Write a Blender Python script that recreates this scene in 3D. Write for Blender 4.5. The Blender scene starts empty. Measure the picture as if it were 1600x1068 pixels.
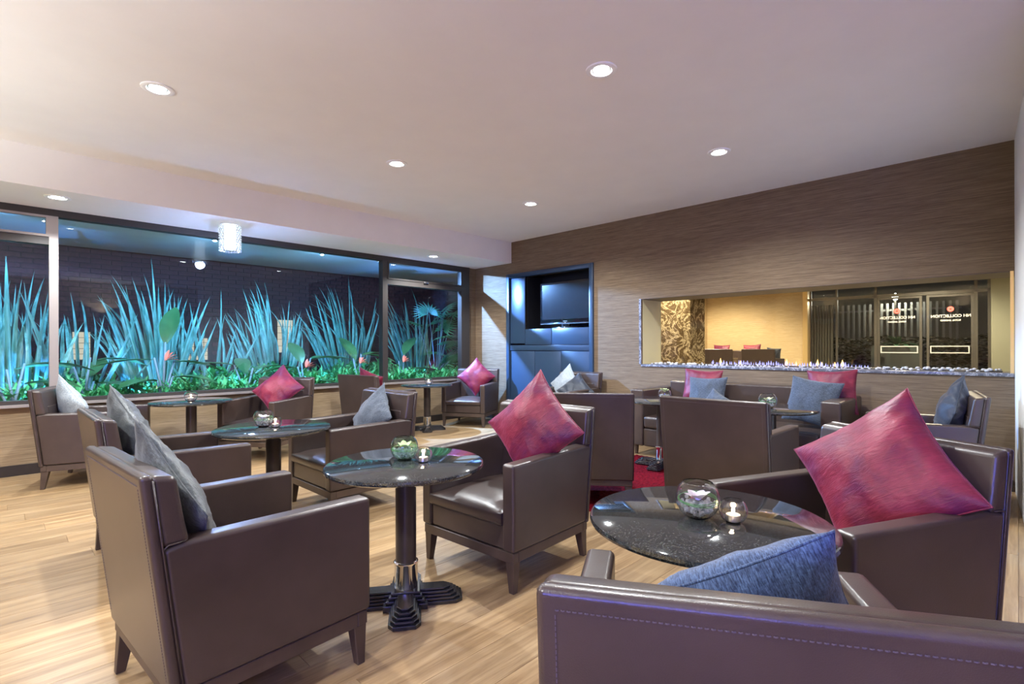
import bpy, bmesh, math, random
from math import sin, cos, pi, radians, sqrt, atan2
from mathutils import Vector, Matrix, noise

scene = bpy.context.scene
COL = scene.collection
random.seed(11)

# ------------------------------------------------------------------ camera
F_PX, CX, CY, YAW, HCAM, ROLL = 798.8, 806.1, 540.8, 0.77637, 1.2, radians(-0.161)
cam_data = bpy.data.cameras.new('camera')
cam_data.sensor_width = 36.0
cam_data.lens = F_PX * 36.0 / 1600.0
cam_data.shift_x = (800 - CX) / 1600.0
cam_data.shift_y = (CY - 534) / 1600.0
cam_data.clip_start = 0.02
cam = bpy.data.objects.new('camera', cam_data)
COL.objects.link(cam)
cam.matrix_world = (Matrix.Translation((0, 0, HCAM)) @ Matrix.Rotation(YAW - pi / 2, 4, 'Z')
                    @ Matrix.Rotation(pi / 2, 4, 'X') @ Matrix.Rotation(ROLL, 4, 'Z'))
scene.camera = cam

# ------------------------------------------------------------------ world, exposure, large lights
scene.view_settings.view_transform = 'Standard'
scene.view_settings.look = 'None'
scene.view_settings.gamma = 1.0
scene.view_settings.use_curve_mapping = False
scene.view_settings.exposure = 0.34
world = bpy.data.worlds.new('night_sky')
scene.world = world
world.use_nodes = True
world.node_tree.nodes['Background'].inputs['Color'].default_value = (0.03, 0.045, 0.10, 1)
world.node_tree.nodes['Background'].inputs['Strength'].default_value = 0.35

DOWN_W = 178.0        # watts of a ceiling downlight
SOFFIT_W = 150.0
GARDEN_W = 190.0
LOBBY_W = 480.0
FILL_UPLIGHT_W = 45.0
FILL_BOWL_W = 84.0


def ray(px, py):
    x, y = px - CX, py - CY
    c, s = cos(-ROLL), sin(-ROLL)
    x, y = x * c - y * s, x * s + y * c
    a, u = x / F_PX, -y / F_PX
    return Vector((cos(YAW) + a * sin(YAW), sin(YAW) - a * cos(YAW), u))


def on_x(px, py, X):
    r = ray(px, py); return r * (X / r.x) + Vector((0, 0, HCAM))


def on_y(px, py, Y):
    r = ray(px, py); return r * (Y / r.y) + Vector((0, 0, HCAM))


def on_z(px, py, Z):
    r = ray(px, py); return r * ((Z - HCAM) / r.z) + Vector((0, 0, HCAM))


# ------------------------------------------------------------------ materials
MATS = {}


def new_mat(name):
    m = bpy.data.materials.new(name); m.use_nodes = True
    nt = m.node_tree
    b = nt.nodes['Principled BSDF']
    MATS[name] = m
    return m, nt, b


def setp(b, **kw):
    names = dict(col='Base Color', rough='Roughness', metal='Metallic', spec='Specular IOR Level', coat='Coat Weight',
                 coat_rough='Coat Roughness', sheen='Sheen Weight', sheen_tint='Sheen Tint', sheen_rough='Sheen Roughness',
                 trans='Transmission Weight', ior='IOR', emit='Emission Color', power='Emission Strength', sub='Subsurface Weight', alpha='Alpha')
    for k, v in kw.items():
        if isinstance(v, tuple) and len(v) == 3: v = (*v, 1)
        b.inputs[names[k]].default_value = v


def coords(nt, kind='Object', scale=(1, 1, 1), rot=(0, 0, 0), rand=False):
    tc = nt.nodes.new('ShaderNodeTexCoord')
    mp = nt.nodes.new('ShaderNodeMapping')
    mp.inputs['Scale'].default_value = scale
    mp.inputs['Rotation'].default_value = rot
    out = tc.outputs[kind]
    if rand:
        oi = nt.nodes.new('ShaderNodeObjectInfo')
        mu = nt.nodes.new('ShaderNodeVectorMath'); mu.operation = 'SCALE'
        mu.inputs[0].default_value = (37.0, 91.0, 53.0)
        nt.links.new(oi.outputs['Random'], mu.inputs['Scale'])
        ad = nt.nodes.new('ShaderNodeVectorMath'); ad.operation = 'ADD'
        nt.links.new(out, ad.inputs[0]); nt.links.new(mu.outputs[0], ad.inputs[1])
        out = ad.outputs[0]
    nt.links.new(out, mp.inputs['Vector'])
    return mp.outputs['Vector']


def noise_tex(nt, vec, scale, detail=4, rough=0.55, dist=0.0):
    n = nt.nodes.new('ShaderNodeTexNoise')
    n.inputs['Scale'].default_value = scale; n.inputs['Detail'].default_value = detail
    n.inputs['Roughness'].default_value = rough; n.inputs['Distortion'].default_value = dist
    nt.links.new(vec, n.inputs['Vector'])
    return n.outputs['Fac']


def ramp(nt, fac, stops):
    r = nt.nodes.new('ShaderNodeValToRGB')
    e = r.color_ramp.elements
    e[0].position, e[0].color = stops[0][0], (*stops[0][1], 1)
    e[1].position, e[1].color = stops[-1][0], (*stops[-1][1], 1)
    for p, c in stops[1:-1]:
        el = e.new(p); el.color = (*c, 1)
    nt.links.new(fac, r.inputs['Fac'])
    return r.outputs['Color']


def bump(nt, b, fac, strength=0.2, dist=0.01, inp='Normal'):
    bp = nt.nodes.new('ShaderNodeBump')
    bp.inputs['Strength'].default_value = strength; bp.inputs['Distance'].default_value = dist
    nt.links.new(fac, bp.inputs['Height']); nt.links.new(bp.outputs['Normal'], b.inputs[inp])


def mixc(nt, fac, a, b, mode='MIX'):
    m = nt.nodes.new('ShaderNodeMix'); m.data_type = 'RGBA'; m.blend_type = mode
    if isinstance(fac, float): m.inputs[0].default_value = fac
    else: nt.links.new(fac, m.inputs[0])
    for i, v in ((6, a), (7, b)):
        if isinstance(v, tuple): m.inputs[i].default_value = (*v, 1)
        else: nt.links.new(v, m.inputs[i])
    return m.outputs[2]


def plain(name, col, rough=0.5, **kw):
    m, nt, b = new_mat(name); setp(b, col=col, rough=rough, **kw); return m


def speck(name, c1, c2, scale, rough=0.5, stretch=(1, 1, 1), bs=0.0, **kw):
    m, nt, b = new_mat(name); setp(b, rough=rough, **kw)
    f = noise_tex(nt, coords(nt, scale=stretch), scale, 5, 0.6)
    nt.links.new(ramp(nt, f, [(0.3, c1), (0.7, c2)]), b.inputs['Base Color'])
    if bs: bump(nt, b, f, bs, 0.004)
    return m


speck('ceiling_paint', (0.80, 0.78, 0.77), (0.83, 0.81, 0.80), 3, 0.9)
speck('white_paint', (0.82, 0.83, 0.85), (0.86, 0.87, 0.88), 3, 0.7)


def grasscloth(name, axis, dark, mid, light):
    m, nt, b = new_mat(name); setp(b, rough=0.75, spec=0.25)
    st = (1.6, 1.6, 1.6)
    st = (1.2, 1.2, 60.0)
    v = coords(nt, scale=st)
    f1 = noise_tex(nt, v, 2.2, 6, 0.7)
    v2 = coords(nt, scale=(3.5, 3.5, 220.0))
    f2 = noise_tex(nt, v2, 2.0, 3, 0.6)
    # slightly different tone from drop to drop of the covering
    c = coords(nt, scale=(1.1, 1.1, 0.0))
    vo = nt.nodes.new('ShaderNodeTexVoronoi'); vo.inputs['Scale'].default_value = 1.0
    nt.links.new(c, vo.inputs['Vector'])
    base = ramp(nt, f1, [(0.25, dark), (0.5, mid), (0.78, light)])
    fine = ramp(nt, f2, [(0.3, (0.55, 0.55, 0.55)), (0.7, (1.15, 1.12, 1.08))])
    col = mixc(nt, 0.85, base, fine, 'MULTIPLY')
    nt.links.new(col, b.inputs['Base Color'])
    bump(nt, b, f2, 0.35, 0.004)
    return m


grasscloth('grasscloth_brown', 0, (0.112, 0.075, 0.046), (0.195, 0.138, 0.086), (0.295, 0.22, 0.142))
grasscloth('grasscloth_tan', 0, (0.22, 0.155, 0.09), (0.35, 0.255, 0.155), (0.47, 0.36, 0.23))
grasscloth('grasscloth_gold', 0, (0.46, 0.34, 0.18), (0.60, 0.46, 0.26), (0.72, 0.59, 0.37))


def wood_floor():
    m, nt, b = new_mat('oak_plank'); setp(b, rough=0.33, spec=0.45)
    v = coords(nt, scale=(1.1, 16, 4), rand=True)
    f = noise_tex(nt, v, 1.5, 7, 0.65, 0.6)
    v2 = coords(nt, scale=(2.0, 90, 10), rand=True)
    g = noise_tex(nt, v2, 2.0, 4, 0.6)
    c = ramp(nt, f, [(0.22, (0.145, 0.085, 0.042)), (0.42, (0.28, 0.18, 0.092)), (0.6, (0.40, 0.275, 0.15)), (0.8, (0.50, 0.365, 0.22))])
    c = mixc(nt, 0.35, c, ramp(nt, g, [(0.3, (0.62, 0.58, 0.52)), (0.7, (1.1, 1.1, 1.1))]), 'MULTIPLY')
    oi = nt.nodes.new('ShaderNodeObjectInfo')
    tone = ramp(nt, oi.outputs['Random'], [(0.0, (0.82, 0.80, 0.78)), (0.5, (1, 1, 1)), (1.0, (1.1, 1.06, 1.0))])
    c = mixc(nt, 1.0, c, tone, 'MULTIPLY')
    nt.links.new(c, b.inputs['Base Color'])
    bump(nt, b, g, 0.06, 0.002)
    return m


wood_floor()


def leather():
    m, nt, b = new_mat('brown_leather'); setp(b, rough=0.33, spec=0.5, coat=0.2, coat_rough=0.22)
    v = coords(nt, rand=True)
    f = noise_tex(nt, v, 3.2, 4, 0.6)
    nt.links.new(ramp(nt, f, [(0.3, (0.040, 0.026, 0.022)), (0.7, (0.064, 0.043, 0.036))]), b.inputs['Base Color'])
    vo = nt.nodes.new('ShaderNodeTexVoronoi'); vo.inputs['Scale'].default_value = 420
    nt.links.new(v, vo.inputs['Vector'])
    n2 = noise_tex(nt, v, 9.0, 3, 0.5)
    ad = nt.nodes.new('ShaderNodeMath'); ad.operation = 'MULTIPLY_ADD'; ad.inputs[1].default_value = 2.2
    nt.links.new(n2, ad.inputs[0]); nt.links.new(vo.outputs['Distance'], ad.inputs[2])
    bump(nt, b, ad.outputs[0], 0.10, 0.004)
    return m


leather()
speck('dark_wood', (0.050, 0.032, 0.024), (0.085, 0.056, 0.042), 6, 0.42, (1, 1, 0.25))
plain('thread', (0.10, 0.08, 0.10), 0.6)


def granite():
    m, nt, b = new_mat('black_granite'); setp(b, rough=0.055, spec=0.6, coat=0.5, coat_rough=0.03)
    v = coords(nt)
    f = noise_tex(nt, v, 190, 3, 0.7)
    vo = nt.nodes.new('ShaderNodeTexVoronoi'); vo.inputs['Scale'].default_value = 260
    nt.links.new(v, vo.inputs['Vector'])
    c = ramp(nt, f, [(0.36, (0.008, 0.009, 0.010)), (0.55, (0.026, 0.029, 0.030)), (0.72, (0.11, 0.118, 0.115))])
    fl = ramp(nt, vo.outputs['Distance'], [(0.0, (0.16, 0.165, 0.16)), (0.16, (0.0, 0.0, 0.0))])
    c = mixc(nt, 0.55, c, fl, 'ADD')
    nt.links.new(c, b.inputs['Base Color'])
    return m


granite()
plain('black_metal', (0.010, 0.010, 0.013), 0.22, spec=0.6, coat=0.5, coat_rough=0.08)
speck('column_bronze', (0.035, 0.025, 0.020), (0.050, 0.036, 0.030), 8, 0.3)
plain('chrome', (0.85, 0.84, 0.83), 0.06, metal=1.0)
plain('bronze_frame', (0.040, 0.033, 0.030), 0.42, spec=0.4)
plain('alu_frame', (0.33, 0.29, 0.27), 0.45, metal=0.35)
plain('cabinet_black', (0.026, 0.050, 0.092), 0.30, spec=0.5)
plain('niche_black', (0.006, 0.006, 0.008), 0.6)
plain('tv_plastic', (0.006, 0.006, 0.008), 0.12, coat=0.6, coat_rough=0.05)
plain('tv_screen', (0.012, 0.016, 0.022), 0.16, spec=0.7)
plain('silver', (0.6, 0.6, 0.62), 0.25, metal=1.0)
speck('baseboard_dark', (0.030, 0.024, 0.022), (0.042, 0.034, 0.030), 5, 0.4)


def silk(name, c1, c2, c3, sheen):
    m, nt, b = new_mat(name); setp(b, rough=0.46, spec=0.35, sheen=0.3, sheen_rough=0.35, sheen_tint=sheen)
    v = coords(nt, rand=True)
    big = noise_tex(nt, v, 5.5, 3, 0.55, 0.4)
    st = noise_tex(nt, coords(nt, scale=(14, 190, 14), rand=True), 1.4, 4, 0.7)
    c = ramp(nt, big, [(0.32, c1), (0.52, c2), (0.70, c3)])
    c = mixc(nt, 0.5, c, ramp(nt, st, [(0.3, (0.55, 0.5, 0.6)), (0.7, (1.25, 1.2, 1.2))]), 'MULTIPLY')
    nt.links.new(c, b.inputs['Base Color'])
    cr = noise_tex(nt, coords(nt, scale=(1, 2.2, 1), rand=True), 16, 3, 0.55, 0.8)
    ad = nt.nodes.new('ShaderNodeMath'); ad.operation = 'MULTIPLY_ADD'; ad.inputs[1].default_value = 3.0
    nt.links.new(cr, ad.inputs[0]); nt.links.new(st, ad.inputs[2])
    bump(nt, b, ad.outputs[0], 0.35, 0.004)
    return m


silk('red_silk', (0.105, 0.008, 0.055), (0.20, 0.016, 0.040), (0.30, 0.036, 0.066), (1.0, 0.42, 0.75))
silk('red_silk_dark', (0.10, 0.008, 0.03), (0.16, 0.012, 0.03), (0.22, 0.02, 0.04), (0.9, 0.4, 0.6))


def tweed(name, dark, light, rough=0.75):
    m, nt, b = new_mat(name); setp(b, rough=rough, spec=0.3, sheen=0.25)
    a = noise_tex(nt, coords(nt, scale=(60, 330, 60), rand=True), 1.0, 3, 0.7)
    w = noise_tex(nt, coords(nt, scale=(300, 50, 60), rand=True), 1.0, 2, 0.6)
    c = ramp(nt, a, [(0.36, dark), (0.66, light)])
    c = mixc(nt, 0.5, c, ramp(nt, w, [(0.35, (0.55, 0.55, 0.6)), (0.65, (1.3, 1.3, 1.3))]), 'MULTIPLY')
    nt.links.new(c, b.inputs['Base Color'])
    bump(nt, b, a, 0.45, 0.004)
    return m


tweed('blue_tweed', (0.012, 0.026, 0.075), (0.10, 0.165, 0.32))
tweed('slate_tweed', (0.020, 0.027, 0.040), (0.085, 0.105, 0.14))
tweed('grey_satin', (0.019, 0.024, 0.028), (0.075, 0.088, 0.094), 0.38)
tweed('silver_satin', (0.20, 0.24, 0.28), (0.45, 0.50, 0.53), 0.4)
tweed('navy_satin', (0.007, 0.010, 0.018), (0.036, 0.046, 0.066), 0.36)


def clear_glass(name, tint=(1, 1, 1), ior=1.45):
    m, nt, b = new_mat(name); setp(b, col=tint, rough=0.0, trans=1.0, ior=ior, spec=0.5); return m


clear_glass('clear_glass')
clear_glass('green_glass', (0.80, 0.98, 0.86))
clear_glass('crystal', (0.95, 0.98, 1.0), 1.5)
m_, nt_, b_ = new_mat('bead_glass'); setp(b_, col=(.9, .94, .95), rough=.12, trans=.45, ior=1.3)
plain('wax', (0.85, 0.82, 0.78), 0.5, sub=0.0)
plain('tealight_tin', (0.75, 0.75, 0.76), 0.3, metal=1.0)
plain('petal_white', (0.86, 0.80, 0.82), 0.5)
plain('petal_pink', (0.75, 0.12, 0.30), 0.5)
plain('petal_lime', (0.62, 0.72, 0.38), 0.5)
plain('leaf_strip', (0.10, 0.34, 0.10), 0.35)


def pane(name, tint, base, grow):
    m = bpy.data.materials.new(name); m.use_nodes = True; MATS[name] = m
    nt = m.node_tree; nt.nodes.clear()
    o = nt.nodes.new('ShaderNodeOutputMaterial')
    t = nt.nodes.new('ShaderNodeBsdfTransparent'); t.inputs['Color'].default_value = (*tint, 1)
    g = nt.nodes.new('ShaderNodeBsdfGlossy'); g.inputs['Roughness'].default_value = 0.0
    lw = nt.nodes.new('ShaderNodeLayerWeight'); lw.inputs['Blend'].default_value = 0.5
    p = nt.nodes.new('ShaderNodeMath'); p.operation = 'POWER'; p.inputs[1].default_value = 4.0
    nt.links.new(lw.outputs['Facing'], p.inputs[0])
    q = nt.nodes.new('ShaderNodeMath'); q.operation = 'MULTIPLY_ADD'; q.inputs[1].default_value = grow; q.inputs[2].default_value = base
    nt.links.new(p.outputs[0], q.inputs[0])
    mx = nt.nodes.new('ShaderNodeMixShader')
    nt.links.new(q.outputs[0], mx.inputs[0]); nt.links.new(t.outputs[0], mx.inputs[1]); nt.links.new(g.outputs[0], mx.inputs[2])
    nt.links.new(mx.outputs[0], o.inputs['Surface'])
    return m


pane('window_glass', (0.97, 0.99, 1.0), 0.032, 0.5)
pane('smoked_glass', (0.88, 0.88, 0.86), 0.018, 0.3)


def emitter(name, col, strength):
    m, nt, b = new_mat(name); setp(b, col=(0, 0, 0), emit=col, power=strength, spec=0.0); return m


emitter('lamp_glow', (1.0, 0.97, 0.92), 45)
emitter('lamp_glow_blue', (0.55, 0.75, 1.0), 60)
emitter('crystal_glow', (0.72, 0.85, 1.0), 4.5)
emitter('flame_orange', (1.0, 0.55, 0.18), 3.5)
emitter('flame_violet', (0.42, 0.42, 1.0), 1.3)
emitter('candle_flame', (1.0, 0.78, 0.42), 26)
emitter('shade_glow', (1.0, 0.72, 0.42), 1.6)
emitter('lit_window', (1.0, 0.93, 0.72), 0.55)
emitter('blue_fill_glow', (0.18, 0.20, 1.0), 26.0)  # glow of the added niche, blue fill from out of view


def marble(name, base, mid, vein, scale):
    m, nt, b = new_mat(name); setp(b, rough=0.12, spec=0.5)
    v = coords(nt)
    f = noise_tex(nt, v, scale, 8, 0.7, 1.6)
    g = noise_tex(nt, v, scale * 2.3, 6, 0.65, 2.2)
    c = ramp(nt, f, [(0.30, base), (0.49, mid), (0.52, vein), (0.55, mid), (0.70, base)])
    c = mixc(nt, 0.14, c, ramp(nt, g, [(0.46, base), (0.5, vein), (0.54, base)]), 'ADD')
    nt.links.new(c, b.inputs['Base Color'])
    return m


marble('emperador', (0.045, 0.029, 0.014), (0.11, 0.072, 0.034), (0.62, 0.52, 0.33), 3.0)
marble('grey_marble', (0.18, 0.19, 0.22), (0.32, 0.33, 0.37), (0.7, 0.7, 0.74), 5)
marble('dark_marble', (0.06, 0.065, 0.08), (0.12, 0.125, 0.15), (0.4, 0.4, 0.44), 5)
plain('jamb_reflection', (0.68, 0.60, 0.34), 0.3)  # matte pale yellow standing in for what the polished jamb reflects
speck('pebble_white', (0.45, 0.44, 0.45), (0.62, 0.61, 0.62), 12, 0.7)
speck('brick', (0.040, 0.014, 0.022), (0.085, 0.036, 0.046), 14, 0.9, bs=0.3)
plain('mortar', (0.030, 0.024, 0.026), 0.95)
speck('soil', (0.012, 0.014, 0.010), (0.03, 0.035, 0.02), 8, 0.95)
speck('flax_leaf', (0.02, 0.15, 0.12), (0.20, 0.48, 0.46), 4, 0.4, (6, 6, 0.9))
speck('broad_leaf', (0.020, 0.085, 0.030), (0.045, 0.15, 0.05), 6, 0.35)
speck('palm_leaf', (0.03, 0.15, 0.07), (0.07, 0.27, 0.12), 6, 0.45)
speck('cover_leaf', (0.03, 0.26, 0.09), (0.12, 0.55, 0.20), 4, 0.5)
plain('plant_stem', (0.16, 0.24, 0.30), 0.5)
plain('flower_coral', (0.75, 0.16, 0.10), 0.5)
speck('rug_red', (0.035, 0.001, 0.003), (0.16, 0.004, 0.010), 60, 1.0, spec=0.05)
speck('eave_paint', (0.50, 0.52, 0.55), (0.55, 0.57, 0.6), 3, 0.8)
speck('lobby_floor', (0.20, 0.16, 0.11), (0.26, 0.21, 0.15), 2, 0.2)
plain('door_metal', (0.16, 0.155, 0.14), 0.35, metal=0.6)
plain('brass_trim', (0.85, 0.62, 0.28), 0.3, metal=0.6)
plain('letter_white', (0.92, 0.92, 0.90), 0.5)
plain('logo_red', (0.80, 0.07, 0.05), 0.5)
speck('hedge_leaf', (0.012, 0.03, 0.008), (0.045, 0.075, 0.02), 9, 0.7)
plain('fence_white', (0.55, 0.56, 0.52), 0.6)
plain('pot_grey', (0.22, 0.24, 0.26), 0.6)
plain('plaster_sage', (0.36, 0.37, 0.28), 0.7)
plain('asphalt', (0.03, 0.03, 0.032), 0.8)
plain('curtain_dark', (0.045, 0.045, 0.035), 0.8)


# ------------------------------------------------------------------ mesh helpers
def bm_box(bm, x0, x1, y0, y1, z0, z1, bev=0.0, seg=2):
    vs = [bm.verts.new((x, y, z)) for x in (x0, x1) for y in (y0, y1) for z in (z0, z1)]
    fs = [bm.faces.new([vs[i] for i in q]) for q in ((0, 1, 3, 2), (4, 6, 7, 5), (0, 4, 5, 1), (2, 3, 7, 6), (0, 2, 6, 4), (1, 5, 7, 3))]
    if bev:
        es = list({e for f in fs for e in f.edges})
        bmesh.ops.bevel(bm, geom=es, offset=bev, segments=seg, profile=0.5, affect='EDGES')


def bm_prism(bm, poly, a0, a1, axis='x', bev=0.0, seg=2):
    """extrude a polygon: axis x -> poly in (y,z); axis z -> (x,y); axis y -> (x,z)"""
    def P(p, a):
        return {'x': (a, p[0], p[1]), 'y': (p[0], a, p[1]), 'z': (p[0], p[1], a)}[axis]
    A = [bm.verts.new(P(p, a0)) for p in poly]; B = [bm.verts.new(P(p, a1)) for p in poly]
    n = len(poly)
    fs = [bm.faces.new(A), bm.faces.new(B[::-1])]
    for i in range(n):
        fs.append(bm.faces.new((A[i], B[i], B[(i + 1) % n], A[(i + 1) % n])))
    bmesh.ops.recalc_face_normals(bm, faces=fs)
    if bev:
        es = list({e for f in fs for e in f.edges})
        bmesh.ops.bevel(bm, geom=es, offset=bev, segments=seg, profile=0.5, affect='EDGES')


def bm_lathe(bm, prof, n=24, c=(0, 0, 0), close=False):
    rings = []
    for r, z in prof:
        if r < 1e-6: rings.append([bm.verts.new((c[0], c[1], c[2] + z))])
        else: rings.append([bm.verts.new((c[0] + r * cos(2 * pi * i / n), c[1] + r * sin(2 * pi * i / n), c[2] + z)) for i in range(n)])
    pairs = list(zip(rings, rings[1:]))
    if close: pairs.append((rings[-1], rings[0]))
    for a, b in pairs:
        for i in range(n):
            j = (i + 1) % n
            if len(a) == 1 and len(b) == 1: continue
            if len(a) == 1: bm.faces.new((a[0], b[j], b[i]))
            elif len(b) == 1: bm.faces.new((a[i], a[j], b[0]))
            else: bm.faces.new((a[i], a[j], b[j], b[i]))


def bm_tube(bm, pts, r, n=6, r2=None, cap=True):
    pts = [Vector(p) for p in pts]
    rings = []
    for i, p in enumerate(pts):
        d = (pts[min(i + 1, len(pts) - 1)] - pts[max(i - 1, 0)]).normalized()
        a = d.orthogonal().normalized() if i == 0 else (rings_a - d * rings_a.dot(d)).normalized()
        rings_a = a
        b = d.cross(a)
        rr = r if r2 is None else r + (r2 - r) * i / (len(pts) - 1)
        rings.append([bm.verts.new(p + rr * (a * cos(2 * pi * k / n) + b * sin(2 * pi * k / n))) for k in range(n)])
    for A, B in zip(rings, rings[1:]):
        for k in range(n): bm.faces.new((A[k], A[(k + 1) % n], B[(k + 1) % n], B[k]))
    if cap: bm.faces.new(rings[0][::-1]); bm.faces.new(rings[-1])


def to_mesh(name, bm, mat=None, smooth=False, fix=True):
    if fix: bmesh.ops.recalc_face_normals(bm, faces=bm.faces[:])
    me = bpy.data.meshes.new(name); bm.to_mesh(me); bm.free()
    if mat: me.materials.append(MATS[mat])
    if smooth:
        for p in me.polygons: p.use_smooth = True
        if smooth is not True: me.set_sharp_from_angle(angle=radians(smooth))
    return me


def obj(name, me, parent=None, loc=None, rotz=None, wn=False):
    o = bpy.data.objects.new(name, me); COL.objects.link(o)
    if parent: o.parent = parent
    if loc is not None: o.location = loc
    if rotz is not None: o.rotation_euler = (0, 0, rotz)
    if wn:
        w = o.modifiers.new('normals', 'WEIGHTED_NORMAL'); w.keep_sharp = True
    return o


def tag(o, label, cat, group=None):
    o['label'] = label; o['category'] = cat
    if group: o['group'] = group
    return o


def struct(o): o['kind'] = 'structure'; return o


def thing(name, label, cat, loc=(0, 0, 0), rotz=0.0, group=None):
    o = bpy.data.objects.new(name, None); COL.objects.link(o)
    o.empty_display_size = 0.1
    o.location = loc; o.rotation_euler = (0, 0, rotz)
    return tag(o, label, cat, group)


def boxes(name, mat, lst, parent=None, bev=0.0, wn=False):
    bm = bmesh.new()
    for b in lst: bm_box(bm, *b, bev=bev)
    return obj(name, to_mesh(name, bm, mat, smooth=(40 if bev else False)), parent, wn=wn and bev > 0)


def light(name, kind, loc, energy, col, parent=None, **kw):
    l = bpy.data.lights.new(name, kind); l.energy = energy; l.color = col
    for k, v in kw.items(): setattr(l, k, v)
    o = bpy.data.objects.new(name, l); COL.objects.link(o); o.location = loc
    if parent: o.parent = parent
    return o


def aim(o, target):
    d = Vector(target) - o.location
    o.rotation_euler = d.to_track_quat('-Z', 'Y').to_euler()


# ------------------------------------------------------------------ the room
XW, YW, ZC, ZS, YS = 5.836, 6.709, 2.875, 2.541, 5.827
SILL, WTOP = 0.672, 2.545
XL, YB = -2.6, -3.2           # walls behind the camera
WT = 0.50                     # thickness of the fireplace wall
OY0, OY1, OZ0, OZ1 = 0.045, 3.464, 0.972, 1.806
KY0, KY1, KZ = 4.206, 5.918, 2.36

# floor and its planks
flo = struct(boxes('floor', 'oak_plank', [(XL - .2, XW + WT, YB - .2, YW + .25, -0.14, -0.006)]))
PW, PL = 0.19, 1.42
plank_meshes = {}
row = 0
y = 0.0 - 3 * PW
while y < YW - 0.02:
    y1 = min(y + PW, YW)
    x = -0.75 - ((row * 0.53) % 1.0) * PL
    while x < XW:
        a, b = max(x, -0.75), min(x + PL, XW)
        if b - a > 0.05:
            key = (round(b - a, 3), round(y1 - y, 3))
            if key not in plank_meshes:
                bm = bmesh.new()
                bm_box(bm, 0.0006, b - a - 0.0006, 0.0006, y1 - y - 0.0006, -0.006, 0.0, bev=0.0009, seg=1)
                plank_meshes[key] = to_mesh('plank', bm, 'oak_plank')
            obj('plank', plank_meshes[key], flo, (a, y, 0))
        x += PL
    y += PW; row += 1

# fireplace wall with the openings for fireplace and cabinet
wr = struct(boxes('wall_right', 'grasscloth_brown', [
    (XW, XW + WT, KY1, YW, 0, ZC), (XW, XW + WT, KY0, KY1, KZ, ZC), (XW, XW + WT, OY1, KY0, 0, ZC),
    (XW, XW + WT, -0.1, OY1, OZ1, ZC), (XW, XW + WT, -0.1, OY1, 0, OZ0 - 0.035), (XW, XW + WT, -0.1, OY0 - 0.025, OZ0 - 0.035, OZ1)]))
boxes('cabinet_back_wall', 'niche_black', [(XW + WT - .03, XW + WT + 0.02, KY0, KY1, 0, KZ)], wr)
# white pier closing the wall on the right
bm = bmesh.new()
bm_prism(bm, [(XW, 0.018), (3.35, -0.095), (3.35, -0.35), (XW, -0.35)], 0, ZC, 'z')
struct(obj('wall_pier', to_mesh('wall_pier', bm, 'white_paint')))

# window wall: low wall under the window, strip at its right
struct(boxes('wall_back_low', 'grasscloth_tan', [(XL, 5.675, YW, YW + .2, 0, SILL - 0.03)]))
struct(boxes('wall_back', 'grasscloth_brown', [
    (5.675, XW, YW, YW + .2, 0, SILL - 0.03), (5.675, XW, YW, YW + .2, SILL - .03, ZC), (XL, 5.675, YW, YW + .2, WTOP + 0.001, ZC)]))
struct(boxes('wall_left', 'grasscloth_gold', [(XL - .2, XL, YB, YW, 0, ZC)]))
struct(boxes('wall_front', 'grasscloth_gold', [(XL - .2, XW + WT, YB - .2, YB, 0, ZC)]))
struct(boxes('wall_right_front', 'white_paint', [(XW, XW + WT, YB, -0.35, 0, ZC)]))
struct(boxes('ceiling', 'ceiling_paint', [(XL - .2, XW + WT, YB - .2, YW + .2, ZC, ZC + .12)]))
struct(boxes('ceiling_soffit', 'ceiling_paint', [(XL, XW, YS, YW, ZS, ZC)]))
struct(boxes('baseboard_back', 'baseboard_dark', [(XL, XW - 0.02, YW - 0.018, YW, 0.001, 0.10)]))
struct(boxes('baseboard_right', 'baseboard_dark', [(XW - 0.018, XW, 0.03, KY0 - 0.06, 0.001, 0.10), (XW - 0.018, XW, KY1 + 0.06, YW, 0.001, 0.10)]))

# window: outer frame, mullions, transoms, one pane per light
win = struct(thing('window_1', 'wide bronze-framed garden window above the low wall', 'window', (0, YW, 0)))
del win['category']
FY0, FY1 = -0.035, 0.075
boxes('window_frame', 'bronze_frame', [(XL, 5.675, FY0, FY1, WTOP - .072, WTOP), (XL, 5.675, FY0, FY1, SILL - .005, SILL + .03),
                                       (5.50, 5.675, FY0 + .01, FY1, SILL + .03, WTOP - .072)], win)
boxes('window_sill', 'alu_frame', [(XL, 5.675, -0.075, FY1, SILL - .03, SILL - .005)], win)
boxes('mullion', 'alu_frame', [(0.365, 0.432, FY0 - .01, FY1, SILL + .03, WTOP - .072)], win)
boxes('mullion', 'bronze_frame', [(4.00, 4.085, FY0, FY1, SILL + .03, WTOP - .072)], win)
boxes('transom', 'bronze_frame', [(XL, 0.365, FY0, FY1, 2.195, 2.27)], win)
boxes('transom', 'bronze_frame', [(4.085, 5.50, FY0, FY1, 2.128, 2.204)], win)
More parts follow.
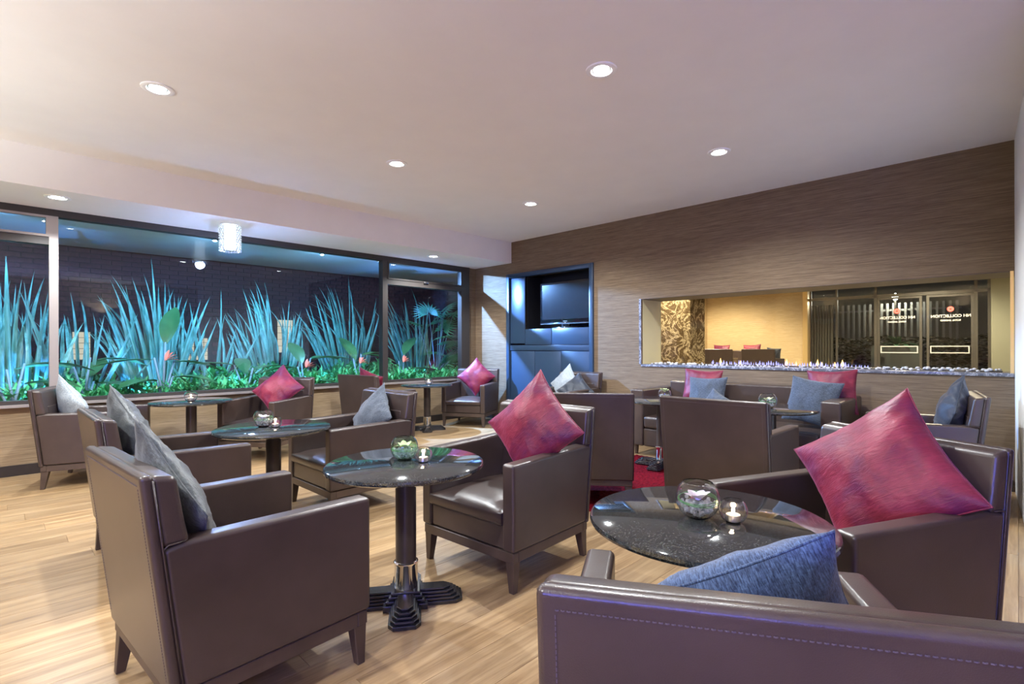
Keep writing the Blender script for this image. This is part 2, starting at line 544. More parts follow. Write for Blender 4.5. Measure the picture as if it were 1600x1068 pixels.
# opening casements above the transoms
for (a, b, z0, z1) in ((XL, 0.365, 2.27, WTOP - .072), (4.085, 5.50, 2.204, WTOP - .072)):
    boxes('casement_frame', 'alu_frame' if a < 0 else 'bronze_frame', [(a, b, -.045, .0, z0, z0 + .022), (a, b, -.045, .0, z1 - .022, z1), (a, a + .022, -.045, 0, z0 + .022, z1 - .022), (b - .022, b, -.045, 0, z0 + .022, z1 - .022)], win)
boxes('latch', 'silver', [(4.72, 4.80, -.065, -.045, 2.19, 2.215)], win, 0.004)
for (a, b, z0, z1) in ((XL, .365, SILL + .03, 2.195), (XL, .365, 2.292, WTOP - .094), (.432, 4.0, SILL + .03, WTOP - .072), (4.085, 5.5, SILL + .03, 2.128), (4.107, 5.478, 2.226, WTOP - .094)):
    boxes('pane', 'window_glass', [(a, b, .014, .022, z0, z1)], win)

# ------------------------------------------------------------------ downlights
ring_prof = [(0.062, -0.002), (0.085, -0.006), (0.092, -0.004), (0.094, 0.0), (0.060, 0.0), (0.055, 0.0), (0.058, -0.003)]


def mk_ring():
    bm = bmesh.new()
    bm_lathe(bm, [(0.060, 0.0), (0.094, 0.0), (0.093, -0.006), (0.084, -0.010), (0.064, -0.008)], 40, close=True)
    return to_mesh('trim_ring', bm, 'white_paint', smooth=40)


def mk_lamp(r, z):
    bm = bmesh.new(); bm_lathe(bm, [(0, z - 0.006), (r * .6, z - 0.005), (r, z), (r, z + .003), (0, z + .003)], 28)
    return to_mesh('lamp', bm, 'lamp_glow', smooth=True)


RING, LAMP = mk_ring(), mk_lamp(0.045, -0.004)
bm = bmesh.new(); bm_lathe(bm, [(0.060, -0.001), (0.045, -0.0008), (0.045, -0.0012), (0.060, -0.0014)], 32, close=True)
REFL = to_mesh('reflector', bm, 'silver', smooth=True)


def downlight(x, y, z, label, watts, col=(0.94, 0.98, 1.0), group='recessed ceiling downlights', cone=150):
    t = thing('ceiling_light', label, 'downlight', (x, y, z), 0, group)
    obj('trim_ring', RING, t); obj('lamp', LAMP, t); obj('reflector', REFL, t)
    light('lamp_light', 'SPOT', (0, 0, -0.03), watts, col, t, spot_size=radians(cone), spot_blend=0.55, shadow_soft_size=0.03)
    return t


CEIL = [(0.74, 3.97, 'round recessed downlight in the white ceiling over the pair with grey pillows'),
        (2.58, 1.80, 'round recessed downlight in the ceiling above the chair with a red pillow'),
        (2.575, 4.05, 'round recessed downlight in the ceiling above the chair with a slate pillow'),
        (4.385, 1.84, 'round recessed downlight in the ceiling closest to the long fireplace'),
        (4.41, 4.08, 'round recessed downlight in the ceiling in front of the television cabinet'),
        (-1.1, 3.97, 'added unseen downlight in the ceiling between wall uplight and window'),  # this and the next added out of view to light the ceiling
        (-1.1, 1.0, 'added unseen downlight in the ceiling beside the rear wall uplight')]
for x, y, lb in CEIL: downlight(x, y, ZC, lb, DOWN_W)
for x, y, lb in ((0.392, 6.11, 'round recessed downlight in the soffit next to the pale window mullion'),
                 (4.56, 6.19, 'round recessed downlight in the soffit near the television corner')):
    downlight(x, y, ZS, lb, SOFFIT_W, cone=140)
# crystal lamp below the middle soffit light
t = thing('crystal_lamp', 'bright cylindrical crystal lamp hanging under the soffit before the window', 'lamp', (1.80, 6.14, ZS))
obj('trim_ring', RING, t)
bm = bmesh.new(); bm_lathe(bm, [(0, -.27), (.05, -.27), (.055, -.26), (.055, -.02), (0, -.02)], 20)
obj('lamp_core', to_mesh('lamp_core', bm, 'crystal_glow', smooth=40), t)
bm = bmesh.new()
for k in range(11):
    for i in range(22):
        a = 2 * pi * (i + .5 * (k % 2)) / 22
        bmesh.ops.create_icosphere(bm, subdivisions=1, radius=0.0125, matrix=Matrix.Translation((.098 * cos(a), .098 * sin(a), -.03 - k * .026)))
beads = obj('crystal_beads', to_mesh('crystal_beads', bm, 'crystal', fix=False), t); beads['kind'] = 'stuff'
light('lamp_light', 'POINT', (0, 0, -.31), 60, (0.34, 0.50, 1.0), t, shadow_soft_size=0.05)

# blue niche and wall uplights, added out of view for ceiling and chair light
t = thing('added_blue_niche', 'added blue glow panel with shelves on the left wall towards the rear', 'niche', (XL, -1.6, 1.35), -pi / 2)
boxes('shelf', 'cabinet_black', [(-1.3, 1.3, 0.0, 0.22, -.36, -.33), (-1.3, 1.3, 0.0, 0.22, .33, .36)], t)
boxes('fill_panel', 'blue_fill_glow', [(-1.28, 1.28, 0.005, 0.03, -.33, .33)], t)
for x, y, rz, lb in ((XL, 0.9, -pi / 2, 'added fill uplight on the left wall towards the rear'), (XL, 3.6, -pi / 2, 'added fill uplight on the left wall towards the window'),
                     (1.9, YB, 0, 'added fill uplight on the rear wall')):
    t = thing('added_sconce', lb, 'sconce', (x, y, 1.9), rz, 'added wall uplights')
    bm = bmesh.new(); bm_lathe(bm, [(0.03, 0), (0.09, .16), (0.095, .16), (0.035, -.005), (0, -.005)], 24, (0, .11, 0)); bm_box(bm, -.03, .03, 0, .05, .02, .12)
    obj('shade', to_mesh('shade', bm, 'silver', smooth=40), t)
    light('uplight', 'SPOT', (0, .11, .14), FILL_UPLIGHT_W, (0.93, 0.92, 1.0), t, spot_size=radians(140), spot_blend=0.6, shadow_soft_size=.08).rotation_euler = (pi, 0, 0)

BOWLS = [(-1.2, -2.0), (1.0, -2.0), (-1.7, -0.2), (-1.7, 1.6), (-1.7, 3.4), (-1.7, 5.0)]  # uplight bowls added out of view to brighten the ceiling
bm = bmesh.new(); bm_lathe(bm, [(0, -.13)] + [(.24 * sin(a), -.13 * cos(a)) for a in [radians(15 * k) for k in range(1, 7)]] + [(.232, 0)] + [(.23 * sin(a), -.12 * cos(a)) for a in [radians(90 - 15 * k) for k in range(0, 6)]] + [(0, -.12)], 32)
BWL = to_mesh('bowl_shade', bm, 'white_paint', smooth=True)
CORDS = []
for k in range(3):
    a = 2 * pi * k / 3
    bm = bmesh.new(); bm_tube(bm, [(.225 * cos(a), .225 * sin(a), -.01), (.02 * cos(a), .02 * sin(a), ZC - 1.86)], .004, 6); CORDS.append(to_mesh('cord', bm, 'cabinet_black'))
bm = bmesh.new(); bm_lathe(bm, [(0, ZC - 1.87), (.05, ZC - 1.87), (.05, ZC - 1.851), (0, ZC - 1.851)], 16); CANOPY = to_mesh('canopy', bm, 'silver', smooth=40)
for k, (x, y) in enumerate(BOWLS):
    t = thing('added_bowl', 'added uplight bowl hanging unseen in the rear of the lounge', 'pendant', (x, y, 1.85), 0, 'added uplight bowls in the rear of the lounge')
    obj('bowl_shade', BWL, t); obj('canopy', CANOPY, t)
    for c in CORDS: obj('cord', c, t)
    light('fill_light', 'SPOT', (0, 0, -.06), FILL_BOWL_W * (.75 if y < -1 else 1.0), (0.62, 0.64, 1.0) if y < -1 else (.93, .99, 1.0), t, spot_size=radians(165), spot_blend=.4, shadow_soft_size=.05).rotation_euler = (pi, 0, 0)

# ------------------------------------------------------------------ armchairs
W2, FR, BR, LEAN = 0.348, 0.372, 0.283, 0.076
HA, HJ, HB, HBOT = 0.628, 0.640, 0.845, 0.203
AT = 0.078     # arm thickness


def rear_y(z): return -BR - LEAN * (z - HBOT) / (HB - HBOT)


def chair_meshes():
    M = {}
    # side panel with arm top
    poly = [(FR, HBOT), (FR, HA), (-0.245, HJ), (rear_y(.625) + .03, .628), (rear_y(HBOT) + .03, HBOT)]
    for s, nm in ((-1, 'armL'), (1, 'armR')):
        bm = bmesh.new()
        bm_prism(bm, poly, s * W2, s * (W2 - AT), 'x', 0.016, 3)
        M[nm] = to_mesh('arm', bm, 'brown_leather', smooth=50)
    # rear panel: full height slab, slightly narrower at its foot
    bm = bmesh.new()
    bm_prism(bm, [(rear_y(HBOT - .012), HBOT - .012), (rear_y(HB), HB), (rear_y(HB) + .034, HB), (rear_y(HBOT) + .034, HBOT - .012)], -W2, W2, 'x', 0.013, 3)
    M['back_panel'] = to_mesh('back_panel', bm, 'brown_leather', smooth=50)
    # backrest: full width above the arms, between the arms below
    bm = bmesh.new()
    bm_prism(bm, [(rear_y(.632) + .028, .632), (rear_y(HB) + .026, HB - .002), (rear_y(HB) + .092, HB - .012), (-.246, .70), (-.232, .632)], -W2 + .001, W2 - .001, 'x', 0.018, 3)
    bm_prism(bm, [(rear_y(.22) + .03, .24), (rear_y(.70) + .04, .70), (-.240, .70), (-.19, .24)], -W2 + AT - .004, W2 - AT + .004, 'x', 0.008, 2)
    M['backrest'] = to_mesh('backrest', bm, 'brown_leather', smooth=50)
    bm = bmesh.new()
    bm_box(bm, -W2 + AT - .004, W2 - AT + .004, -.21, FR - .012, HBOT + .002, .325, 0.012, 3)
    M['seat_base'] = to_mesh('seat_base', bm, 'brown_leather', smooth=50)
    # seat cushion with a soft crown
    bm = bmesh.new()
    x0, x1, y0, y1, z0, z1 = -W2 + AT, W2 - AT, -.20, FR + .004, .326, .405
    nx, ny = 12, 12
    def top(u, v):
        e = (1 - abs(u) ** 6) * (1 - abs(v) ** 6)
        return z1 - .022 * (1 - e) + .020 * (1 - u * u) * (1 - v * v) + .004 * noise.noise(Vector((u * 3, v * 3, 1.3)))
    g = [[bm.verts.new((x0 + (x1 - x0) * i / nx, y0 + (y1 - y0) * j / ny, top(2 * i / nx - 1, 2 * j / ny - 1))) for j in range(ny + 1)] for i in range(nx + 1)]
    for i in range(nx):
        for j in range(ny): bm.faces.new((g[i][j], g[i + 1][j], g[i + 1][j + 1], g[i][j + 1]))
    rim = [g[i][0] for i in range(nx + 1)] + [g[nx][j] for j in range(1, ny + 1)] + [g[i][ny] for i in range(nx - 1, -1, -1)] + [g[0][j] for j in range(ny - 1, 0, -1)]
    prev = rim
    for dz, out in ((.008, .004), (.045, .006), (z1 - z0 - .030, .002), (z1 - z0 - .022, -.004)):
        cur = []
        for vtx in rim:
            cx_, cy_ = (x0 + x1) / 2, (y0 + y1) / 2
            d = Vector((vtx.co.x - cx_, vtx.co.y - cy_, 0)).normalized()
            cur.append(bm.verts.new((vtx.co.x + d.x * out, vtx.co.y + d.y * out, z1 - .022 - dz)))
        for k in range(len(rim)):
            l = (k + 1) % len(rim)
            bm.faces.new((prev[k], prev[l], cur[l], cur[k]))
        prev = cur
    bm.faces.new(prev)
    M['seat_cushion'] = to_mesh('seat_cushion', bm, 'brown_leather', smooth=60)
    # wooden apron and legs
    bm = bmesh.new()
    i_ = .010
    for b in ((-W2 + i_, W2 - i_, FR - .05, FR - i_), (-W2 + i_, W2 - i_, -BR + i_, -BR + .05), (-W2 + i_, -W2 + .05, -BR + .05, FR - .05), (W2 - .05, W2 - i_, -BR + .05, FR - .05)):
        bm_box(bm, *b, .150, HBOT - .002, 0.003, 1)
    M['apron'] = to_mesh('apron', bm, 'dark_wood')
    for sx, nx_ in ((-1, 'L'), (1, 'R')):
        for f, nf in ((1, 'F'), (-1, 'B')):
            bm = bmesh.new()
            xo = sx * (W2 - .013); yo = FR - .013 if f > 0 else -BR + .013
            T = [(xo, yo), (xo - sx * .052, yo), (xo - sx * .052, yo - f * .052), (xo, yo - f * .052)]
            kick = -.012 if f < 0 else 0.0
            Bt = [(xo - sx * .004, yo + kick - f * .004), (xo - sx * .034, yo + kick - f * .004), (xo - sx * .034, yo + kick - f * .034), (xo - sx * .004, yo + kick - f * .034)]
            a = [bm.verts.new((*p, .151)) for p in T]; b = [bm.verts.new((*p, 0)) for p in Bt]
            bm.faces.new(a); bm.faces.new(b)
            for k in range(4): bm.faces.new((a[k], a[(k + 1) % 4], b[(k + 1) % 4], b[k]))
            bmesh.ops.recalc_face_normals(bm, faces=bm.faces[:])
            bmesh.ops.bevel(bm, geom=bm.edges[:], offset=.002, segments=1, affect='EDGES')
            M['leg' + nx_ + nf] = to_mesh('leg', bm, 'dark_wood')
    # stitched seams: piping down both edges and a row of stitches below the top of the rear panel
    for s, nm in ((-1, 'pipingL'), (1, 'pipingR')):
        bm = bmesh.new()
        bm_tube(bm, [(s * (W2 + .0005), rear_y(z) + .030, z) for z in (.22, .42, .62, .83)], .0026, 5)
        M[nm] = to_mesh('piping', bm, 'brown_leather', smooth=True)
        bm = bmesh.new()
        bm_tube(bm, [(s * (W2 + .0002), rear_y(.63) + .03, .630), (s * (W2 + .0002), -.29, .640), (s * (W2 + .0002), -.245, .642)], .0022, 5)
        M[nm + '2'] = to_mesh('arm_seam', bm, 'brown_leather', smooth=True)
    bm = bmesh.new()
    zt = HB - .030
    n = 74
    for k in range(n):
        xa = -W2 + .03 + (2 * W2 - .06) * k / n; xb = xa + (2 * W2 - .06) / n * .62
        yy = rear_y(zt) - .0004
        bm_tube(bm, [(xa, yy, zt), ((xa + xb) / 2, yy - .0012, zt), (xb, yy, zt)], .0011, 4)
    for s in (-1, 1):
        for k in range(62):
            za = zt - .008 - k * .0092; zb = za - .0058
            bm_tube(bm, [(s * (W2 - .03), rear_y(za) - .0004, za), (s * (W2 - .03), rear_y(zb) - .0004, zb)], .0011, 4)
    M['stitching'] = to_mesh('stitching', bm, 'thread')
    return M


CM = chair_meshes()


def armchair(x, y, t, label, z=0.0, group='brown leather armchairs', stitch=True):
    c = thing('armchair', label, 'armchair', (x, y, z), t, group)
    for nm, key in (('arm', 'armL'), ('arm', 'armR'), ('back_panel', 'back_panel'), ('backrest', 'backrest'), ('seat_base', 'seat_base'), ('seat_cushion', 'seat_cushion'),
                    ('apron', 'apron'), ('leg', 'legLF'), ('leg', 'legRF'), ('leg', 'legLB'), ('leg', 'legRB')):
        obj(nm, CM[key], c, wn=nm in ('arm', 'back_panel', 'backrest', 'seat_base'))
    p = [o for o in c.children if o.name.startswith('back_panel')][0]
    for k in ('pipingL', 'pipingR'):
        obj('piping', CM[k], p); obj('arm_seam', CM[k + '2'], p)
    if stitch: obj('stitching', CM['stitching'], p)
    return c


RUGZ = 0.014
CH = {
    'A': (0.606, 2.081, -1.499, 0, 'brown leather armchair with a grey pillow, its side to the granite table with chrome collar'),
    'C': (2.085, 2.088, 1.624, 0, 'brown leather armchair with pinkish red pillow facing the chrome-collared table'),
    'D': (1.04, 0.39, -1.038, 0, 'leather armchair seen from behind holding a bright blue tweed pillow'),
    'E': (2.292, 0.48, 1.080, 0, 'dark leather armchair with the largest crimson pillow beside the white pier'),
    'F': (3.57, 1.43, -1.535, RUGZ, 'brown leather armchair seen square from behind in front of the sofa'),
    'G': (3.30, 2.46, -0.93, RUGZ, 'brown leather armchair turned towards the television cabinet at the red rug edge'),
    'H': (0.693, 3.592, -1.563, 0, 'brown leather armchair with a crumpled grey pillow, second from the window'),
    'I': (0.636, 6.10, 4.355, 0, 'brown leather armchair with a silver pillow under the garden window mullion'),
    'J': (1.967, 3.707, 1.585, 0, 'brown leather armchair with a slate blue pillow across from crumpled grey pillow'),
    'K': (2.15, 6.00, -4.135, 0, 'brown leather armchair with coral red pillow against the garden window'),
    'L': (5.21, 6.09, 2.069, 0, 'brown leather armchair with shiny pink-red pillow in the room corner'),
    'M': (3.52, 6.02, -1.38, 0, 'brown leather armchair with a dark red pillow by the garden window'),
    'N': (5.40, 4.35, 1.571, 0, 'brown leather armchair with silver and navy pillows below the television'),
    'R': (5.01, 0.53, 0.14, 0, 'leather armchair with navy satin pillow at the sofa end by the white pier'),
}
for k, (x, y, t, z, lb) in CH.items():
    armchair(x, y, t, lb, z, stitch=k in 'ACDEFG')

# ------------------------------------------------------------------ sofa in front of the fireplace wall
SX0, SX1, SY0, SY1 = 4.98, 5.80, 1.06, 3.10
sofa = thing('sofa', 'long dark leather sofa along the wall below the fireplace', 'sofa', (SX1, SY0, 0))
SD, SW = SX1 - SX0, SY1 - SY0


def sbox(nm, x0, x1, y0, y1, z0, z1, bev=.02):
    bm = bmesh.new(); bm_box(bm, x0, x1, y0, y1, z0, z1, bev, 3)
    return obj(nm, to_mesh(nm, bm, 'brown_leather', smooth=50), sofa, wn=True)


sbox('arm', -SD, -.02, 0, .16, .10, .72); sbox('arm', -SD, -.02, SW - .16, SW, .10, .72)
sbox('backrest', -.20, 0, .155, SW - .155, .10, .79)
sbox('seat_base', -SD + .01, -.19, .155, SW - .155, .10, .30)
for k in range(2):
    w = (SW - .32) / 2
    sbox('seat_cushion', -SD - .005, -.195, .162 + k * w, .158 + (k + 1) * w, .302, .43, .03)
for x, y in ((-SD + .05, .05), (-SD + .05, SW - .05), (-.07, .05), (-.07, SW - .05)):
    bm = bmesh.new(); bm_lathe(bm, [(0, 0), (.018, 0), (.026, .10), (0, .10)], 12, (x, y, 0)); obj('leg', to_mesh('leg', bm, 'dark_wood'), sofa)

# ------------------------------------------------------------------ pillows
def pillow_mesh(name, mat, seed, side=0.45, thick=0.085, pinch=0.10, wr=1.0, nn=32):
    bm = bmesh.new()
    h = side / 2
    def pt(u, v, s):
        x = h * u * (1 - pinch * (1 - v * v) * abs(u)); y = h * v * (1 - pinch * (1 - u * u) * abs(v))
        e = max(0.0, (1 - u * u)) * max(0.0, (1 - v * v))
        z = thick * e ** 0.5
        r = max(abs(u), abs(v))
        # gathers running in from the edges, soft dents across the face
        ang = atan2(v, u)
        g = noise.noise(Vector((ang * 6.0, seed * 3.1, r * 1.2))) * .022 * r ** 2 * e ** .3
        d = noise.noise(Vector((u * 1.6 + seed, v * 1.6, s * 2.0))) * .020 * e ** .4
        f = noise.noise(Vector((u * 4.5 + seed * 2, v * 1.5 + u, s))) * .008 * e ** .4
        return (x, y, s * z + s * (g + d + f) * wr)
    def cm(k): # denser towards the rim
        a = -1 + 2 * k / nn; return sin(a * pi / 2)
    top = [[bm.verts.new(pt(cm(i), cm(j), 1)) for j in range(nn + 1)] for i in range(nn + 1)]
    bot = [[top[i][j] if i in (0, nn) or j in (0, nn) else bm.verts.new(pt(cm(i), cm(j), -1)) for j in range(nn + 1)] for i in range(nn + 1)]
    for i in range(nn):
        for j in range(nn):
            bm.faces.new((top[i][j], top[i + 1][j], top[i + 1][j + 1], top[i][j + 1]))
            bm.faces.new((bot[i][j], bot[i][j + 1], bot[i + 1][j + 1], bot[i + 1][j]))
    return to_mesh(name, bm, mat, smooth=True, fix=False)


def seam_mesh(mat, side=0.45, pinch=0.10):
    bm = bmesh.new(); h = side / 2; pts = []
    for a in range(4):
        for k in range(12):
            s = -1 + 2 * k / 12
            u, v = ((s, -1), (1, s), (-s, 1), (-1, -s))[a]
            pts.append((h * u * (1 - pinch * (1 - v * v) * abs(u)), h * v * (1 - pinch * (1 - u * u) * abs(v)), 0))
    pts.append(pts[0])
    bm_tube(bm, pts, .0035, 5, cap=False)
    return to_mesh('seam', bm, mat, smooth=True)


def pillow_basis(front, tilt, spin):
    n = Vector((-sin(front) * cos(tilt), cos(front) * cos(tilt), sin(tilt)))
    up = Vector((sin(front) * sin(tilt), -cos(front) * sin(tilt), cos(tilt)))
    u = up.cross(n)
    a = u * cos(spin) + up * sin(spin); b = -u * sin(spin) + up * cos(spin)
    return Matrix((a, b, n)).transposed()


PSEED = [0]


def pillow(mat, label, loc, front, tilt, spin, side=0.45, thick=0.085, group=None, wr=1.0):
    PSEED[0] += 1
    o = obj('throw_pillow', pillow_mesh('throw_pillow', mat, PSEED[0] * 1.7, side, thick, wr=wr))
    o.matrix_world = Matrix.Translation(loc) @ pillow_basis(front, tilt, spin).to_4x4()
    tag(o, label, 'pillow', group)
    obj('seam', seam_mesh(mat, side), o)
    return o


def local(k, lx, ly, z):
    x, y, t = CH[k][:3]
    return (x + lx * cos(t) - ly * sin(t), y + lx * sin(t) + ly * cos(t), z + CH[k][3])


Q4 = pi / 4
pillow('red_silk', 'pinkish red silk pillow balanced on its corner facing the chrome-collared table', (2.10, 1.93, 0.750), 1.70, .24, Q4, .46, .09)
pillow('red_silk', 'largest crimson and purple silk pillow in the dark armchair by the white pier', (2.36, 0.385, 0.71), 1.22, .42, .70, .50, .10)
pillow('red_silk', 'coral red silk pillow propped in the armchair against the garden window', (2.23, 5.95, 0.725), 2.21, .50, .87, .44, .085)
pillow('red_silk', 'shiny pink-red silk pillow in the armchair in the room corner', (5.33, 6.12, 0.725), 2.266, .30, .795, .44, .085)
pillow('slate_tweed', 'slate blue pillow slumped in the armchair opposite the crumpled grey pillow', local('J', -.05, -.12, .635), 1.505, .45, .912, .43, .08)
pillow('grey_satin', 'slim grey pillow with piped seam beside the chrome-collared table', local('A', .04, -.185, .675), -1.50, .34, .70, .45, .07)
pillow('grey_satin', 'crumpled grey satin pillow in the second armchair from the window', (0.535, 3.535, 0.690), -1.461, .28, .62, .45, .08, wr=1.6)
pillow('silver_satin', 'pale silver satin pillow in the armchair under the window mullion', (0.486, 6.06, 0.655), -1.35, .28, .686, .45, .08)
pillow('blue_tweed', 'bright blue woven pillow in the armchair seen from behind', (1.17, 0.43, 0.595), -0.75, .60, Q4 + .25, .45, .085)
pillow('red_silk_dark', 'narrow dark red pillow seen edge-on in an armchair by window', local('M', 0, -.10, .68), -1.38, .25, Q4 - .5, .42, .08)
pillow('silver_satin', 'silver patterned pillow in the armchair below the television', local('N', .10, -.10, .675), 1.45, .3, Q4, .42, .07)
pillow('navy_satin', 'navy pillow beside the silver patterned pillow below the television', local('N', -.13, -.02, .60), 1.75, .5, Q4, .40, .07)
pillow('navy_satin', 'wrinkled navy satin pillow in the armchair at the sofa end', local('R', .02, -.17, .69), .12, .28, Q4 + .1, .45, .085, wr=1.7)
# sofa pillows
for mat, px, py, X, tilt, spin, side, lb in (
        ('red_silk_dark', 1096, 607, 5.56, .22, -.03, .44, 'dark red pillow behind a blue one at the sofa end near television'),
        ('slate_tweed', 1104, 618, 5.42, .30, .03, .42, 'slate blue square pillow leaning on a dark red pillow on the sofa'),
        ('slate_tweed', 1118, 640, 5.16, .55, Q4 + .3, .36, 'small slate blue pillow lying before two others on the sofa'),
        ('red_silk_dark', 1300, 612, 5.54, .22, .06, .42, 'plum red pillow tucked in the sofa corner near the white pier'),
        ('slate_tweed', 1269, 627, 5.36, .35, -.14, .44, 'blue woven square pillow in the sofa corner near the white pier')):
    pillow(mat, lb, on_x(px, py, X), pi / 2, tilt, spin, side, .075)

# ------------------------------------------------------------------ pedestal tables
TZ, TR = 0.656, 0.368
bm = bmesh.new(); bm_lathe(bm, [(0, TZ - .026), (TR - .012, TZ - .026), (TR - .003, TZ - .021), (TR, TZ - .013), (TR - .003, TZ - .004), (TR - .010, TZ), (0, TZ)], 96)
TOPM = to_mesh('table_top', bm, 'black_granite', smooth=35)
bm = bmesh.new(); bm_lathe(bm, [(0, .17), (.048, .17), (.048, TZ - .032), (.10, TZ - .030), (.10, TZ - .026), (0, TZ - .026)], 40)
COLM = to_mesh('column', bm, 'column_bronze', smooth=40)
bm = bmesh.new(); bm_lathe(bm, [(0, .070), (.052, .070), (.054, .076), (.054, .178), (.057, .182), (.057, .190), (.052, .194), (0, .194)], 40)
COLLM = to_mesh('collar', bm, 'chrome', smooth=40)
bm = bmesh.new()
for k, (hw, z0, z1) in enumerate(((.100, 0.0, .028), (.088, .028, .042), (.076, .042, .056), (.066, .056, .070))):
    bm_box(bm, -hw, hw, -hw, hw, z0, z1, .003, 2)
BASEM = to_mesh('base', bm, 'black_metal')
bm = bmesh.new()
for hw, l, z0, z1 in ((.070, .262, 0.0, .018), (.062, .250, .018, .030), (.054, .236, .030, .042), (.046, .222, .042, .054), (.036, .206, .054, .064)):
    bm_prism(bm, [(.06, -hw), (l - .03, -hw), (l, -hw + .022), (l, hw - .022), (l - .03, hw), (.06, hw)], z0, z1, 'z', .0025, 2)
FOOTM = to_mesh('foot', bm, 'black_metal')


def table(x, y, rot, label, z=0.0):
    t = thing('pedestal_table', label, 'table', (x, y, z), rot, 'round granite pedestal tables')
    obj('table_top', TOPM, t); obj('column', COLM, t); obj('collar', COLLM, t); obj('base', BASEM, t)
    for k in range(4): obj('foot', FOOTM, t, rotz=k * pi / 2)
    return t


TB = {
    'U': (1.358, 2.066, radians(-35), 0, 'round black granite table between grey and pinkish red pillow armchairs'),
    'V': (1.585, 0.708, radians(-20), 0, 'round speckled granite table beside the bright blue and crimson pillows'),
    'T': (1.327, 3.623, radians(-30), 0, 'round granite table between crumpled grey and slate blue pillow armchairs'),
    'S': (1.40, 6.02, radians(-40), 0, 'round granite table below the garden window by the coral pillow'),
    'W': (4.36, 6.08, radians(-35), 0, 'round granite table in the corner between two armchairs by window'),
    'Q': (4.66, 1.52, radians(20), RUGZ, 'round granite table in front of the sofa corner with blue pillow'),
    'O': (4.62, 2.52, radians(10), RUGZ, 'round granite table in front of the sofa near television cabinet'),
}
for k, v in TB.items(): table(v[0], v[1], v[2], v[4], v[3])

# rug under the sofa group
bm = bmesh.new()
NX, NY = 110, 120
RX0, RX1, RY0, RY1 = 3.02, 4.93, 0.95, 3.0
gv = [[bm.verts.new((RX0 + (RX1 - RX0) * i / NX, RY0 + (RY1 - RY0) * j / NY, 0.0015 if i in (0, NX) or j in (0, NY) else RUGZ - .006 * random.random())) for j in range(NY + 1)] for i in range(NX + 1)]
for i in range(NX):
    for j in range(NY): bm.faces.new((gv[i][j], gv[i + 1][j], gv[i + 1][j + 1], gv[i][j + 1]))
rug = tag(obj('rug', to_mesh('rug', bm, 'rug_red')), 'deep red shaggy rug under the sofa group', 'rug')

# ------------------------------------------------------------------ bowls and candles
def bowl_mesh(R, mat, name, h=1.55):
    """round bowl with flat foot and open mouth, thin glass wall"""
    bm = bmesh.new(); out = []; inn = []
    a0, a1 = -radians(62), radians(48)
    for k in range(17):
        a = a0 + (a1 - a0) * k / 16
        out.append((R * cos(a), R * (sin(a) - sin(a0))))
    w = R * .045
    for k in range(17):
        a = a1 - (a1 - a0) * k / 16
        inn.append(((R - w) * cos(a), R * (0 - sin(a0)) + (R - w) * sin(a) + (w * .5 if k == 16 else 0)))
    bm_lathe(bm, [(0, 0)] + out + inn + [(0, inn[-1][1])], 40)
    return to_mesh(name, bm, mat, smooth=60)


def bead_mesh(R, seed, fill=.55):
    rnd = random.Random(seed); bm = bmesh.new(); base = R * sin(radians(62)); n = 0
    while n < 130:
        p = Vector((rnd.uniform(-1, 1), rnd.uniform(-1, 1), rnd.uniform(-1, 1))) * R * .82
        if p.length > R * .82 or p.z < -base + R * .17 or p.z > -R * .12: continue
        n += 1
        bmesh.ops.create_icosphere(bm, subdivisions=1, radius=R * rnd.uniform(.08, .13), matrix=Matrix.Translation((p.x, p.y, p.z + base)) @ Matrix.Rotation(rnd.random() * 3, 4, 'X'))
    return to_mesh('crystal_beads', bm, 'bead_glass', fix=False)


def petal(bm, L, w, yaw_, pitch, c, curl=.3):
    rows = 6; pr = None
    for i in range(rows + 1):
        s = i / rows
        ww = w * sin(pi * min(1, s * .92 + .08)) ** .8
        p = pitch - curl * s
        d = Vector((cos(yaw_) * cos(p), sin(yaw_) * cos(p), sin(p))); sd = Vector((-sin(yaw_), cos(yaw_), 0))
        m = Vector(c) + d * L * s
        cur = [bm.verts.new(m - sd * ww + Vector((0, 0, .12 * ww))), bm.verts.new(m - Vector((0, 0, .15 * ww))), bm.verts.new(m + sd * ww + Vector((0, 0, .12 * ww)))]
        if pr:
            bm.faces.new((pr[0], pr[1], cur[1], cur[0])); bm.faces.new((pr[1], pr[2], cur[2], cur[1]))
        pr = cur


def flower_mesh(mat, L, n, c, pitch, seed):
    rnd = random.Random(seed); bm = bmesh.new()
    for k in range(n): petal(bm, L * rnd.uniform(.9, 1.1), L * .30, 2 * pi * k / n + rnd.uniform(-.15, .15), pitch + rnd.uniform(-.15, .15), c)
    return to_mesh('flower', bm, mat, smooth=True, fix=False)


